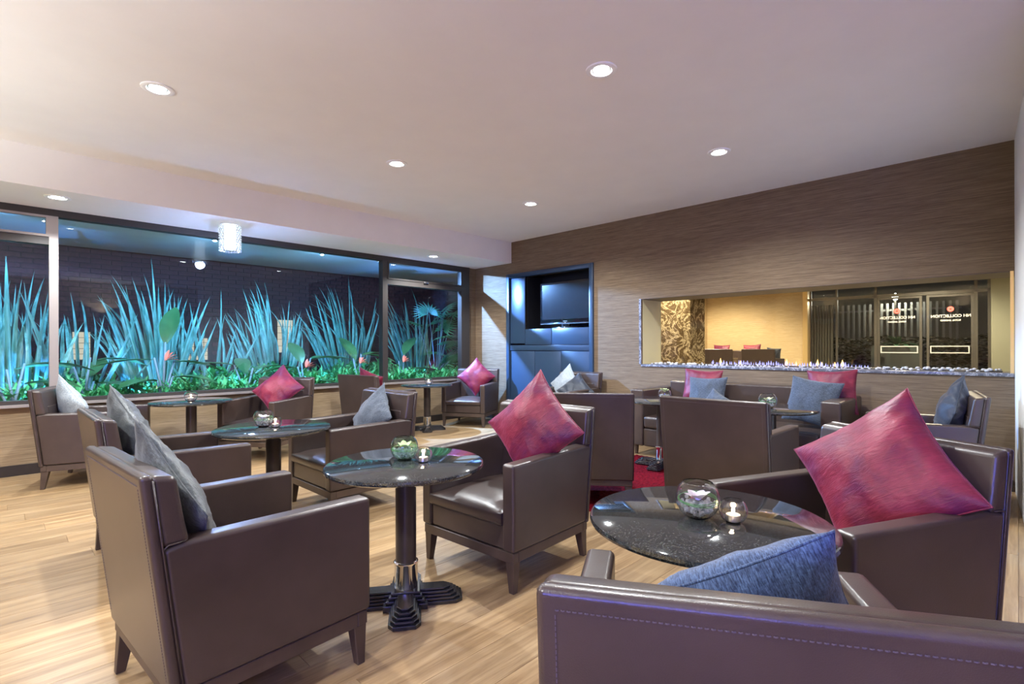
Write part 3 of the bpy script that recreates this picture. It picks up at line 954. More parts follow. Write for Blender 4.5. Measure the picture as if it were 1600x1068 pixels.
def flower_bowl(p, R, label, z0, petals='petal_white', tall=False, seed=1, glass='clear_glass'):
    t = thing('flower_bowl', label, 'bowl', (p[0], p[1], z0), 0, 'glass bowls with a floating flower')
    obj('bowl', bowl_mesh(R, glass, 'bowl'), t)
    b = obj('crystal_beads', bead_mesh(R, seed), t); b['kind'] = 'stuff'
    zc = R * (.86 + (.35 if tall else -.10))
    fl = obj('flower', flower_mesh(petals, R * (.95 if tall else .78), 6 if not tall else 9, (0, 0, zc), .85 if not tall else .9, seed), t)
    if not tall:
        bm = bmesh.new(); petal(bm, R * .38, R * .16, 2.6, .5, (0, 0, zc + .004)); petal(bm, R * .3, R * .13, 4.1, .6, (0, 0, zc + .004)); petal(bm, R * .3, R * .13, .8, .6, (0, 0, zc + .004))
        obj('flower_lip', to_mesh('flower_lip', bm, 'petal_pink', smooth=True, fix=False), fl)
        bm = bmesh.new()
        rr = R * .90
        for q in range(3):
            bm_tube(bm, [((rr - q * R * .03) * cos(a), (rr - q * R * .03) * sin(a), R * (.80 + .05 * q) + R * .10 * sin(a + .6 + q * .4)) for a in [2 * pi * i / 28 for i in range(29)]], R * .016, 5, cap=False)
        obj('leaf_band', to_mesh('leaf_band', bm, 'leaf_strip', smooth=True), t)
    return t


FL = bmesh.new(); bm_lathe(FL, [(0, 0), (.0042, .006), (.0052, .012), (.0035, .020), (0, .030)], 10)
FLAME = to_mesh('flame', FL, 'candle_flame', smooth=True)


def candle(p, R, label, z0, lit=True, watts=.9):
    t = thing('candle_holder', label, 'candle', (p[0], p[1], z0), 0, 'tealights in round glass holders')
    obj('glass', bowl_mesh(R, 'clear_glass', 'glass'), t)
    zb = R * .14; r = R * .50
    bm = bmesh.new(); bm_lathe(bm, [(0, zb), (r, zb), (r, zb + R * .42), (r * .95, zb + R * .42), (r * .95, zb + R * .36), (0, zb + R * .36)], 24)
    obj('tealight_cup', to_mesh('tealight_cup', bm, 'tealight_tin', smooth=40), t)
    bm = bmesh.new(); bm_lathe(bm, [(0, zb + R * .36), (r * .94, zb + R * .36), (r * .94, zb + R * .44), (r * .3, zb + R * .40), (0, zb + R * .41)], 24)
    obj('wax', to_mesh('wax', bm, 'wax', smooth=40), t)
    f = obj('flame', FLAME, t, (0, 0, zb + R * .44))
    light('candle_light', 'POINT', (0, 0, zb + R * .44 + .028), watts, (1.0, .70, .38), t, shadow_soft_size=.008)
    return t


TT = TZ + 0.0005
flower_bowl((1.565, 0.728), .068, 'glass bowl with white orchid on the table near the crimson pillow', TT, seed=3)
candle((1.594, 0.628), .042, 'lit tealight in round glass beside the white orchid bowl', TT)
flower_bowl((1.385, 2.118), .066, 'greenish glass flower bowl on the chrome-collared table', TT, 'petal_lime', seed=5, glass='green_glass')
candle((1.412, 2.000), .042, 'tealight in round glass on the chrome-collared table', TT)
flower_bowl((1.290, 3.695), .066, 'glass flower bowl on the table by the slate blue pillow', TT, seed=8)
candle((1.330, 3.595), .042, 'tealight in round glass on the table by the slate blue pillow', TT)
candle((1.38, 5.95), .060, 'glowing tealight in glass on the table below the garden window', TT)
candle((4.36, 6.04), .058, 'glowing tealight in glass on the corner table between armchairs', TT)
flower_bowl((4.60, 1.52), .074, 'glass bowl of pale green petals before the sofa corner', TT + RUGZ, 'petal_lime', seed=12)
flower_bowl((4.63, 2.49), .062, 'pale lime lotus flower bowl on the table near television cabinet', TT + RUGZ, 'petal_lime', True, seed=14)

# ------------------------------------------------------------------ television cabinet
cab = thing('media_cabinet', 'black built-in cabinet with television niche, drawers and doors', 'cabinet', (XW, KY0, 0))
kw = KY1 - KY0
boxes('cabinet_frame', 'cabinet_black', [(-.035, .05, 0, .062, 0, KZ), (-.035, .05, kw - .062, kw, 0, KZ), (-.035, .05, .062, kw - .062, KZ - .065, KZ)], cab, .004)
boxes('carcass', 'niche_black', [(.40, .42, .062, kw - .062, .02, KZ - .065), (.05, .40, .062, kw - .062, 1.452, 1.470), (.05, .40, kw - .40, kw - .385, 1.47, KZ - .065)], cab)
# local y runs away from the fireplace: 0.062 .. kw-0.062
boxes('door', 'cabinet_black', [(.0, .022, kw - .385, kw - .066, 1.245, KZ - .07)], cab, .004)
boxes('drawer', 'cabinet_black', [(.0, .022, .066, .772, 1.225, 1.468)], cab, .004)
boxes('drawer', 'cabinet_black', [(.0, .022, .782, kw - .39, 1.225, 1.468)], cab, .004)
boxes('rail', 'cabinet_black', [(-.012, .03, .062, kw - .062, 1.135, 1.218)], cab, .004)
dw = (kw - .132) / 3
for k in range(3):
    d = boxes('door', 'cabinet_black', [(.0, .022, .068 + k * dw, .062 + (k + 1) * dw, .10, 1.128)], cab, .004)
boxes('plinth', 'niche_black', [(.02, .06, .062, kw - .062, 0, .095)], cab)
# television on its stand in the niche
TVX = XW + 0.10
tv = thing('television', 'flat black television standing in the cabinet niche', 'television', (TVX, 4.80, 1.4705))
boxes('bezel', 'tv_plastic', [(0, .07, -.50, .50, .075, .70)], tv, .012)
boxes('screen', 'tv_screen', [(-.002, .01, -.455, .455, .135, .665)], tv)
boxes('speaker_bar', 'tv_plastic', [(-.004, .05, -.50, .50, .062, .088)], tv, .006)
boxes('trim_strip', 'silver', [(-.006, .0, -.49, .49, .066, .071)], tv)
boxes('badge', 'silver', [(-.004, .0, -.035, .035, .098, .108)], tv)
boxes('stand', 'tv_plastic', [(-.02, .16, -.24, .24, 0, .016), (.01, .06, -.06, .06, .016, .08)], tv, .004)

# ------------------------------------------------------------------ linear fireplace
fp = thing('gas_fireplace', 'long see-through gas fireplace with row of violet flames', 'fireplace', (XW, OY0, OZ0))
fw = OY1 - OY0
boxes('ledge', 'dark_marble', [(-.012, WT + .012, -.022, fw + .002, -.034, -.004)], fp, .003)
boxes('burner_tray', 'niche_black', [(.17, .33, .05, fw - .06, -.004, .004)], fp)
boxes('jamb', 'dark_marble', [(-.008, .03, fw + .0005, fw + .03, -.004, OZ1 - OZ0)], fp)
boxes('jamb_lining', 'jamb_reflection', [(.03, WT, fw - .006, fw - .0005, -.004, OZ1 - OZ0 - .006)], fp)
boxes('jamb', 'brass_trim', [(-.004, .0, -.022, .0, -.004, OZ1 - OZ0)], fp)
boxes('header_trim', 'dark_wood', [(.0, WT, .0, fw, OZ1 - OZ0 - .006, OZ1 - OZ0 - .0005)], fp)
boxes('glass_pane', 'smoked_glass', [(WT - .02, WT - .012, .0, fw, -.004, OZ1 - OZ0 - .006)], fp)
rnd = random.Random(4)


def flame_mesh(h, mat):
    bm = bmesh.new(); bm_lathe(bm, [(0, 0), (h * .16, h * .18), (h * .18, h * .34), (h * .09, h * .66), (0, h)], 7)
    return to_mesh('flame', bm, mat, smooth=True)


FV = [flame_mesh(h, 'flame_violet') for h in (.028, .04, .055)]
FO = [flame_mesh(h, 'flame_orange') for h in (.05, .075)]
yv = 1.02
while yv < 2.62:
    o = obj('flame', rnd.choice(FV), fp, (.25 + rnd.uniform(-.02, .02), yv, .006))
    if rnd.random() < .09: obj('flame', rnd.choice(FO), fp, (.26, yv + .01, .008))
    yv += rnd.uniform(.016, .032)
light('fire_light', 'AREA', (.25, 1.85, .07), 1.2, (.62, .58, 1.0), fp, shape='RECTANGLE', size=.05, size_y=1.6)
# white pebbles on the ledge: rows beside the burner
PB = []
for k in range(7):
    bm = bmesh.new(); bmesh.ops.create_icosphere(bm, subdivisions=2, radius=1.0)
    for v in bm.verts: v.co *= 1 + .22 * noise.noise(v.co * 1.3 + Vector((k * 7, 0, 0)))
    PB.append(to_mesh('pebble', bm, 'pebble_white', smooth=True))
pl = []
for k in range(170):
    yy = OY0 + .06 + (fw - .12) * (k + rnd.random()) / 170
    right = yy < 1.0
    r = rnd.uniform(.010, .020) if right or yy > 2.75 else rnd.uniform(.007, .012)
    xx = XW + (rnd.uniform(.06, .40) if right else rnd.choice((rnd.uniform(.05, .16), rnd.uniform(.05, .16), rnd.uniform(.34, .42))))
    pl.append((xx, yy, r))
for xx, yy, r in pl:
    o = obj('pebble', rnd.choice(PB))
    inb = XW + .15 < xx < XW + .35
    o.scale = (r, r * rnd.uniform(.9, 1.5), r * .75)
    o.location = (xx, yy, OZ0 - .004 + (.008 if inb else 0) + r * .62); o.rotation_euler = (0, 0, rnd.uniform(0, 6))
    tag(o, 'white pebble lying on the marble ledge of the fireplace', 'pebble', 'white pebbles along the fireplace ledge')

# ------------------------------------------------------------------ the lobby beyond the fireplace
LZ, LX0, LX1 = 0.28, XW + WT, 14.8
struct(boxes('floor_lobby', 'lobby_floor', [(LX0, 15.0, -2.5, 11, -.1, LZ)]))
struct(boxes('ceiling_lobby', 'ceiling_paint', [(LX0, 15.0, -2.5, 11, 3.0, 3.12)]))
yA, yB_, yC = on_x(1105, 500, LX1).y, on_x(1216, 500, LX1).y, on_x(1259, 500, LX1).y
struct(boxes('wall_lobby', 'grasscloth_gold', [(LX1 - .45, LX1 + .2, yA, 11, LZ, 3.0), (LX1, LX1 + .2, yB_, yA, LZ, 3.0), (LX1 - .25, LX1 + .2, yC, yB_, LZ, 3.0)]))
struct(boxes('wall_lobby_end', 'grasscloth_gold', [(LX0, 15, 11, 11.2, LZ, 3.0)]))
struct(boxes('wall_lobby_side', 'plaster_sage', [(LX0, 15, -2.7, -2.5, LZ, 3.0)]))
struct(boxes('trim_1', 'brass_trim', [(LX1 - .27, LX1 + .05, yC - .11, yC, LZ, 3.0)]))
# marble column
c0, c1 = on_x(1034, 500, 8.2), on_x(1079, 500, 8.2)
col = struct(boxes('column_lobby', 'emperador', [(8.21, 8.75, c1.y + .002, c0.y + .5, LZ, 3.0)]))
for k in range(5):
    for j in range(2):
        w = (c0.y + .5 - c1.y) / 2
        boxes('marble_tile', 'emperador', [(8.19, 8.21, c1.y + j * w + .002, c1.y + (j + 1) * w - .002, LZ + k * .545 + .002, LZ + (k + 1) * .545 - .002)], col)

# glazed entrance: sidelights, two doors with lettering, transom
ent = {n: on_x(p, 500, LX1).y for n, p in dict(a=1266, b=1307, c=1368, d=1441, e=1447, f=1525, g=1546).items()}
HZ = 2.34
dg = struct(thing('door_2', 'glazed entrance front of the lobby', 'door', (LX1, 0, LZ))); del dg['category']
H1 = HZ - LZ
boxes('head_rail', 'door_metal', [(0, .07, ent['g'] - .02, ent['a'], H1, H1 + .07)], dg)
for k, w in (('a', .05), ('b', .04), ('c', .06), ('f', .06), ('g', .05)):
    boxes('post', 'door_metal', [(0, .07, ent[k] - w / 2, ent[k] + w / 2, 0, 2.72)], dg)
boxes('transom_pane', 'smoked_glass', [(.03, .038, ent['g'], ent['a'], H1 + .07, 2.72)], dg)
for a, b in (('b', 'a'), ('c', 'b'), ('g', 'f')):
    boxes('side_pane', 'smoked_glass', [(.03, .038, ent[a] + .03, ent[b] - .03, 0.05, H1)], dg)


def text_mesh(body, size, mat):
    cu = bpy.data.curves.new('lettering', 'FONT'); cu.body = body; cu.size = size; cu.align_x = 'CENTER'; cu.extrude = .0015; cu.offset = .0022
    o = bpy.data.objects.new('tmp', cu); COL.objects.link(o)
    dgp = bpy.context.evaluated_depsgraph_get(); dgp.update()
    me = bpy.data.meshes.new_from_object(o.evaluated_get(dgp)); bpy.data.objects.remove(o); bpy.data.curves.remove(cu)
    me.materials.clear(); me.materials.append(MATS[mat]); return me


T1, T2 = text_mesh('NH COLLECTION', .086, 'letter_white'), text_mesh('ROYAL ANDINO', .046, 'letter_white')
for (lo, hi, cpx, hinge, lb) in (('d', 'c', 1401, 1, 'glass entrance door with lettering beside the lit planter'), ('f', 'e', 1485, -1, 'glass entrance door with lettering beside the sage wall')):
    y0, y1 = min(ent[lo], ent[hi]) + .032, max(ent[lo], ent[hi]) - .006
    if hinge > 0: y0, y1 = ent['d'] + .004, ent['c'] - .032
    else: y0, y1 = ent['f'] + .032, ent['e'] - .004
    d = thing('glass_door', lb, 'door', (LX1 + .02, (y0 + y1) / 2, LZ), 0, 'glass entrance doors')
    h = (y1 - y0) / 2
    boxes('door_frame', 'door_metal', [(0, .04, -h, -h + .05, .01, H1 - .005), (0, .04, h - .05, h, .01, H1 - .005), (0, .04, -h + .05, h - .05, .01, .12), (0, .04, -h + .05, h - .05, H1 - .055, H1 - .005)], d)
    boxes('pane', 'smoked_glass', [(.016, .024, -h + .05, h - .05, .12, H1 - .055)], d)
    zb0, zb1 = 1.02 - LZ, 1.185 - LZ
    boxes('push_bar', 'letter_white', [(-.05, -.03, -h + .07, h - .07, zb1 - .02, zb1), (-.05, -.03, -h + .07, h - .07, zb0, zb0 + .02), (-.05, -.03, -h + .07, -h + .09, zb0 + .02, zb1 - .02), (-.05, -.03, h - .09, h - .07, zb0 + .02, zb1 - .02), (-.03, 0, -h + .07, -h + .09, zb0, zb0 + .02), (-.03, 0, h - .09, h - .07, zb0, zb0 + .02)], d)
    cy_ = on_x(cpx, 494, LX1).y - (y0 + y1) / 2
    M3 = Matrix(((0, 0, 1), (1, 0, 0), (0, 1, 0)))
    for me, z in ((T1, 1.82 - LZ), (T2, 1.735 - LZ)):
        o = obj('lettering', me, d); o.matrix_local = Matrix.Translation((.012, cy_, z)) @ M3.to_4x4()
    bm = bmesh.new(); bm_lathe(bm, [(0, -.002), (.062, -.002), (.062, .002), (0, .002)], 28)
    o = obj('logo', to_mesh('logo', bm, 'logo_red'), d); o.matrix_local = Matrix.Translation((.012, cy_, 2.00 - LZ)) @ M3.to_4x4()
    bm = bmesh.new()
    for k in range(2): bm_lathe(bm, [(.026 + k * .018, -.001), (.030 + k * .018, -.001), (.030 + k * .018, .001), (.026 + k * .018, .001)], 24, (0, 0, -.004), close=True)
    oo = obj('logo_ring', to_mesh('logo_ring', bm, 'letter_white'), o)
struct(boxes('wall_entrance', 'plaster_sage', [(LX1, LX1 + .2, -2.5, ent['g'] - .02, LZ, 3.0), (LX1, LX1 + .2, ent['g'] - .02, yC - .1, LZ + 2.72, 3.0)]))
# dark curtain folds in the first sidelight
bm = bmesh.new(); n = 40
va = []
for i in range(n + 1):
    yy = ent['b'] + .05 + (ent['a'] - ent['b'] - .1) * i / n
    va.append((bm.verts.new((LX1 - .06 + .025 * sin(i * 1.25), yy, LZ + .02)), bm.verts.new((LX1 - .06 + .025 * sin(i * 1.25), yy, HZ - .12))))
for a, b in zip(va, va[1:]): bm.faces.new((a[0], b[0], b[1], a[1]))
tag(obj('curtain', to_mesh('curtain', bm, 'curtain_dark', smooth=True)), 'dark pleated curtain in the sidelight of the entrance', 'curtain')

# outside the entrance: paving, hedge, fence, planter
struct(boxes('ground_street', 'asphalt', [(15.0, 26, -9, 12, -.1, .2)]))
struct(boxes('wall_street', 'plaster_sage', [(25.8, 26, -9, 12, .2, 5)]))
bm = bmesh.new(); rn = random.Random(6)
for k in range(5200):
    p = Vector((rn.uniform(18.6, 19.5), rn.uniform(-1.2, 7.0), 0)); p.z = .2 + rn.random() ** .7 * (1.25 + .12 * noise.noise(Vector((p.y * 1.2, 0, 0))))
    q = Matrix.Rotation(rn.uniform(0, 6.3), 3, 'Z') @ Matrix.Rotation(rn.uniform(-1.2, 1.2), 3, 'X')
    s = rn.uniform(.05, .10)
    vs = [bm.verts.new(p + q @ Vector(c)) for c in ((-s, 0, 0), (0, -s * .5, 0), (s, 0, 0), (0, s * .5, 0))]
    bm.faces.new(vs)
tag(obj('hedge', to_mesh('hedge', bm, 'hedge_leaf')), 'clipped dark hedge outside the glass entrance doors', 'hedge')
fen = thing('picket_fence', 'pale vertical picket fence above the hedge outside the entrance', 'fence', (20.2, 0, .2))
bm = bmesh.new(); bm_box(bm, -.015, .015, -.03, .03, 0, 2.35); PK = to_mesh('picket', bm, 'fence_white')
for k in range(44): obj('picket', PK, fen, (0, 1.3 + k * .155, 0))
boxes('rail', 'fence_white', [(.015, .05, 1.2, 8.1, 2.1, 2.16), (.015, .05, 1.2, 8.1, .5, .56)], fen)
pp = on_x(1402, 528, 17.0)
t = thing('planter', 'grey box planter with a green lit plant outside the entrance', 'planter', (17.0, pp.y, .2))
boxes('planter_box', 'pot_grey', [(-.25, .25, -.55, .55, 0, .98)], t, .01)
bm = bmesh.new()
for k in range(26):
    petal(bm, rn.uniform(.3, .55), .07, rn.uniform(0, 6.3), rn.uniform(.5, 1.4), (0, 0, .96), .6)
obj('foliage', to_mesh('foliage', bm, 'palm_leaf', fix=False), t)
sp = light('planter_light', 'SPOT', (-.4, 0, 2.2), 60, (.6, 1.0, .6), t, spot_size=radians(50)); aim(sp, (0, 0, .9))
t = thing('street_lamp', 'small bright wall lamp above the street hedge', 'lamp', (20.1, on_x(1399, 470, 20.1).y, .2))
bm = bmesh.new(); bm_lathe(bm, [(0, 2.43), (.03, 2.44), (.09, 2.50), (.09, 2.60), (0, 2.66)], 16); obj('globe', to_mesh('globe', bm, 'lamp_glow', smooth=True), t)
bm = bmesh.new(); bm_tube(bm, [(0, 0, 0), (0, 0, 2.44)], .03, 10); obj('post', to_mesh('post', bm, 'door_metal'), t)
light('lamp_light', 'POINT', (-.15, 0, 2.5), 45, (1, .97, .85), t, shadow_soft_size=.08)

# unseen lobby lights; two added to brighten marble column and door lettering
for x, y, lb in ((8.8, 1.0, 'lobby ceiling downlight towards the doors side'), (8.8, 5.0, 'lobby ceiling downlight over the marble column'), (13.3, 1.5, 'added lobby ceiling downlight before the entrance'),
                 (11.6, 5.4, 'lobby ceiling downlight over the lobby seating'), (13.1, 5.8, 'lobby ceiling downlight washing the golden wall'), (7.3, 4.2, 'added lobby ceiling downlight between fireplace and marble column'), (14.0, 7.6, 'lobby ceiling downlight near the wall lamp')):
    downlight(x, y, 3.0, lb, LOBBY_W, (1.0, .86, .62), 'lobby ceiling downlights', 150)
# lobby seating (same armchairs, seen small over the flames)
LOB = [(12.2, on_x(1192, 550, 12.2).y, -pi / 2, 'lobby armchair with its back to the flames, beside the small pillow'),
       (11.9, on_x(1124, 550, 11.9).y, -pi / 2 + .2, 'lobby armchair with its back to the flames near the marble column'),
       (13.2, 7.35, -.4, 'lobby armchair with a grey pillow under the wall lamp')]
for x, y, t, lb in LOB: armchair(x, y, t, lb, LZ, 'lobby armchairs', False)
sf = thing('sofa', 'lobby sofa with two red pillows against the golden wall', 'sofa', (14.3, 4.70, LZ))
src = {c.name: c for c in sofa.children}
for c in list(sofa.children):
    q = c.copy(); COL.objects.link(q); q.parent = sf
def lpil(mat, lb, px, py, X, tilt, spin, side): pillow(mat, lb, on_x(px, py, X), pi / 2, tilt, spin, side, .07)
lpil('red_silk', 'coral pillow on the lobby sofa nearer the marble column', 1127, 551, 14.35, .2, 0, .46)
lpil('slate_tweed', 'slate pillow before the coral one nearer the marble column', 1122, 557, 14.15, .3, 0, .42)
lpil('red_silk', 'coral pillow on the lobby sofa nearer the brass trim', 1175, 551, 14.35, .2, .05, .46)
lpil('slate_tweed', 'slate pillow before the coral one nearer the brass trim', 1173, 558, 14.15, .3, 0, .42)
pillow('slate_tweed', 'small slate pillow peeking over the lobby armchair back', (12.33, on_x(1209, 545, 12.33).y, LZ + .72), -pi / 2, .2, .1, .30, .06)
pillow('silver_satin', 'pale grey pillow lying in the lobby armchair under the wall lamp', (13.2, 7.3, LZ + .56), -.4, .9, .2, .42, .07)
tb = table(13.0, 5.60, .3, 'round granite table amid the lobby seating', LZ)
candle((12.95, 5.65), .06, 'tealight in glass on the lobby table', LZ + TT, watts=.5)
# wall lamp with square shade
wl = on_x(1083, 495, LX1 - .62)
t = thing('wall_lamp', 'small wall lamp with a beige drum shade on the golden wall', 'lamp', (LX1 - .45, wl.y, wl.z))
bm = bmesh.new(); bm_lathe(bm, [(.13, -.10), (.13, .10), (.126, .10), (.126, -.10)], 24, (-.17, 0, 0), close=True); obj('lamp_shade', to_mesh('lamp_shade', bm, 'shade_glow', smooth=True), t)
boxes('bracket', 'brass_trim', [(-.17, 0, -.012, .012, -.012, .012), (-.01, 0, -.05, .05, -.08, .08)], t)
light('lamp_light', 'POINT', (-.17, 0, 0), 14, (1, .72, .42), t, shadow_soft_size=.05)

# ------------------------------------------------------------------ the garden outside the window
GY1 = 9.75
GZ = 0.42
struct(boxes('ground_garden', 'soil', [(-5.5, 9.0, YW + .2, GY1, -.1, GZ)]))
struct(boxes('ceiling_eave', 'eave_paint', [(-5.5, 9.0, YW + .2, 9.50, 2.630, 2.78)]))
gw = struct(boxes('wall_garden', 'mortar', [(-6.0, 10.5, GY1, GY1 + .25, -.1, 4.2)]))
struct(boxes('wall_garden_end', 'brick', [(8.0, 8.25, YW + .2, GY1, -.1, 4.2)]))
struct(boxes('wall_garden_left', 'brick', [(-6.0, -5.75, YW + .2, GY1, -.1, 4.2)]))
BWD, BHT = .245, .072
bm = bmesh.new(); bm_box(bm, .004, BWD - .006, -.016, .002, .004, BHT - .004, .003, 1); BRK = to_mesh('brick', bm, 'brick')
lit = [(on_y(300, 545, GY1), .17, .36), (on_y(315, 545, GY1), .17, .36), (on_y(127, 540, GY1), .20, .40), (on_y(445, 525, GY1), .28, .60)]
bl = []
for r in range(46):
    for c in range(-22, 42):
        x = c * BWD + (BWD / 2 if r % 2 else 0); z = .42 + r * BHT
        if z > 3.6 or x < -5.6 or x > 7.7: continue
        if any(abs(x + BWD / 2 - p.x) < w / 2 + BWD / 2 and p.z - h / 2 - BHT < z < p.z + h / 2 for p, w, h in lit): continue
        # measure of how open to view a brick is: above the leaves, around the middle window light
        bl.append((abs(x - 2.6) * .35 + abs(z - 2.35) * 1.6, x, z))
bl.sort()
for _, x, z in bl[:290]: obj('brick', BRK, gw, (x, GY1, z))
bm = bmesh.new()
for _, x, z in bl[290:]: bm_box(bm, x + .004, x + BWD - .006, GY1 - .016, GY1 + .002, z + .004, z + BHT - .004)
o = obj('brickwork', to_mesh('brickwork', bm, 'brick'), gw); o['kind'] = 'stuff'
for p, w, h in lit:
    q = thing('wall_window', 'small lit window with a fine grid in the garden brick wall', 'window', (p.x, GY1 - .01, p.z), 0, 'small lit windows in the brick wall')
    boxes('pane', 'lit_window', [(-w / 2, w / 2, 0, .008, -h / 2, h / 2)], q)
    gl = [(-w / 2 - .02, -w / 2, -.012, .01, -h / 2 - .02, h / 2 + .02), (w / 2, w / 2 + .02, -.012, .01, -h / 2 - .02, h / 2 + .02), (-w / 2, w / 2, -.012, .01, h / 2, h / 2 + .02), (-w / 2, w / 2, -.012, .01, -h / 2 - .02, -h / 2)]
    gl += [(-w / 2, w / 2, -.006, 0, -h / 2 + h * k / 5 - .003, -h / 2 + h * k / 5 + .003) for k in range(1, 5)]
    gl += [(-w / 2 + w * k / 3 - .003, -w / 2 + w * k / 3 + .003, -.006, 0, -h / 2, h / 2) for k in (1, 2)]
    boxes('grid', 'bronze_frame', gl, q)


def blade_mesh(L, w, bend, seed):
    bm = bmesh.new(); pr = None; N = 12
    kink = seed % 5 == 0
    for i in range(N + 1):
        s = i / N
        ww = w * (0.55 + .9 * s if s < .45 else (.955 - .0 * s)) * (1 - max(0, (s - .45) / .55) ** 1.7)
        a = bend * s ** 1.8 + (.55 * max(0, s - .62) if kink else 0)
        y_ = L * (s * sin(a)); z_ = L * s * cos(a * .8)
        f = ww * .32
        cur = [bm.verts.new((-ww, y_ + f, z_)), bm.verts.new((0, y_, z_)), bm.verts.new((ww, y_ + f, z_))]
        if pr:
            bm.faces.new((pr[0], pr[1], cur[1], cur[0])); bm.faces.new((pr[1], pr[2], cur[2], cur[1]))
        pr = cur
    return to_mesh('leaf', bm, 'flax_leaf', smooth=True, fix=False)


rg = random.Random(21)
BLD = [blade_mesh(1.0, rg.uniform(.016, .023), rg.uniform(.05, .45), k) for k in range(10)]


def flax(px, Y, H, n, spread, label, twist=0.0):
    p = on_y(px, 560, Y)
    t = thing('flax_clump', label, 'plant', (p.x, Y, GZ), 0, 'flax clumps in the garden bed')
    for k in range(n):
        az = rg.uniform(0, 2 * pi)
        u = (k + rg.random()) / n * 2 - 1
        lean = u * spread + twist
        lf = obj('leaf', rg.choice(BLD), t)
        h = H * (1.0 - .34 * abs(u) ** 1.6) * rg.uniform(.72, 1.05)
        lf.scale = (rg.uniform(.9, 1.35), h, h)
        lf.rotation_euler = (rg.uniform(-.18, .12), lean, rg.uniform(-.5, .5))
        lf.location = (u * .20 + rg.uniform(-.05, .05), rg.uniform(-.16, .16), -.02)
    return t


flax(26, 7.75, 1.80, 38, .22, 'tall flax clump across the pale mullion from the broad-leaved plants')
flax(118, 7.95, 1.60, 22, .66, 'sparse flax clump with crossing leaves behind the pale mullion')
flax(246, 8.05, 1.92, 58, .38, 'tallest full flax clump behind the broad-leaved plant')
flax(330, 8.15, 1.65, 15, .74, 'few slanting flax leaves in front of the small lit windows')
flax(425, 8.25, 1.85, 58, .36, 'pale flax clump behind the coral pillow')
flax(540, 8.45, 2.05, 56, .42, 'wide flax clump with the dark window mullion at its edge')
flax(645, 8.50, 2.05, 42, .34, 'flax clump between dark mullion and the fan palm')


def broad_leaf_mesh(L, w, droop, seed):
    bm = bmesh.new(); pr = None; N = 10
    for i in range(N + 1):
        s = i / N
        ww = w * sin(pi * (s * .96 + .02)) ** .75
        y_ = L * s; z_ = -droop * L * s * s
        cur = [bm.verts.new((-ww, y_, z_ + ww * .22)), bm.verts.new((-ww * .5, y_, z_ + ww * .15)), bm.verts.new((0, y_, z_)), bm.verts.new((ww * .5, y_, z_ + ww * .15)), bm.verts.new((ww, y_, z_ + ww * .22))]
        if pr:
            for k in range(4): bm.faces.new((pr[k], pr[k + 1], cur[k + 1], cur[k]))
        pr = cur
    return to_mesh('leaf', bm, 'broad_leaf', smooth=True, fix=False)


BLF = [broad_leaf_mesh(rg.uniform(.42, .60), rg.uniform(.085, .13), rg.uniform(.1, .5), k) for k in range(6)]
bm = bmesh.new(); bm_tube(bm, [(0, 0, 0), (0, .03, .5), (0, .10, 1.0)], .016, 7, .010); STEM = to_mesh('stem', bm, 'plant_stem', smooth=True)
bm = bmesh.new()
for k in range(5): petal(bm, .15, .022, -.5 + k * .35, .3 + .25 * k, (0, 0, 0), .3)
FLO = to_mesh('flower', bm, 'flower_coral', fix=False)


def broad(px, Y, H, leaves, label, flower=False):
    p = on_y(px, 590, Y)
    t = thing('broadleaf_plant', label, 'plant', (p.x, Y, GZ), 0, 'broad-leaved plants along the garden window')
    for az, h, tip in leaves:
        s = obj('stem', STEM, t); s.rotation_euler = (rg.uniform(-.1, .1), 0, az - pi / 2); s.scale = (1, 1, h * H)
        d = Vector((cos(az), sin(az)))
        lf = obj('leaf', rg.choice(BLF), t)
        lf.location = (d.x * .10, d.y * .10, h * H - .02); lf.rotation_euler = (tip, 0, az - pi / 2)
    if flower:
        f = obj('flower', FLO, t); f.location = (.02, -.02, H * .78)


broad(20, 7.15, .62, ((.3, 1.0, .15), (2.6, .9, .1), (-.6, .7, .2), (3.6, .7, .3)), 'dark broad-leaved plant under the flax across the pale mullion')
broad(135, 7.50, .66, ((.1, 1.0, .1), (2.9, .85, .3), (1.2, .7, .5), (-.8, .6, .1)), 'broad-leaved plant with blue stem beside the pale mullion')
broad(255, 7.25, .80, ((.15, .78, .05), (3.05, .82, .02), (1.1, 1.05, 1.15), (-.5, .55, .1), (3.8, .5, .2)), 'large broad-leaved plant with coral flower before the tallest flax', True)
broad(385, 7.45, .55, ((.3, .9, .2), (2.8, 1.0, .2), (1.4, .8, .6), (-.4, .6, .1)), 'low broad-leaved plant behind the coral pillow')
broad(475, 7.35, .62, ((.2, 1.0, .25), (3.0, .8, .15), (1.5, .9, .8), (-.7, .5, 0)), 'broad-leaved plant with coral flower between coral and dark red pillows', True)
broad(560, 7.45, .66, ((.4, 1.0, .2), (2.7, .9, .3), (1.6, .9, .9)), 'broad-leaved plant behind the dark red pillow at the dark mullion', True)
broad(628, 7.5, .66, ((.6, 1.0, .8), (2.4, .8, .5), (-.2, .6, .2)), 'broad-leaved plant between the dark mullion and fan palm', True)

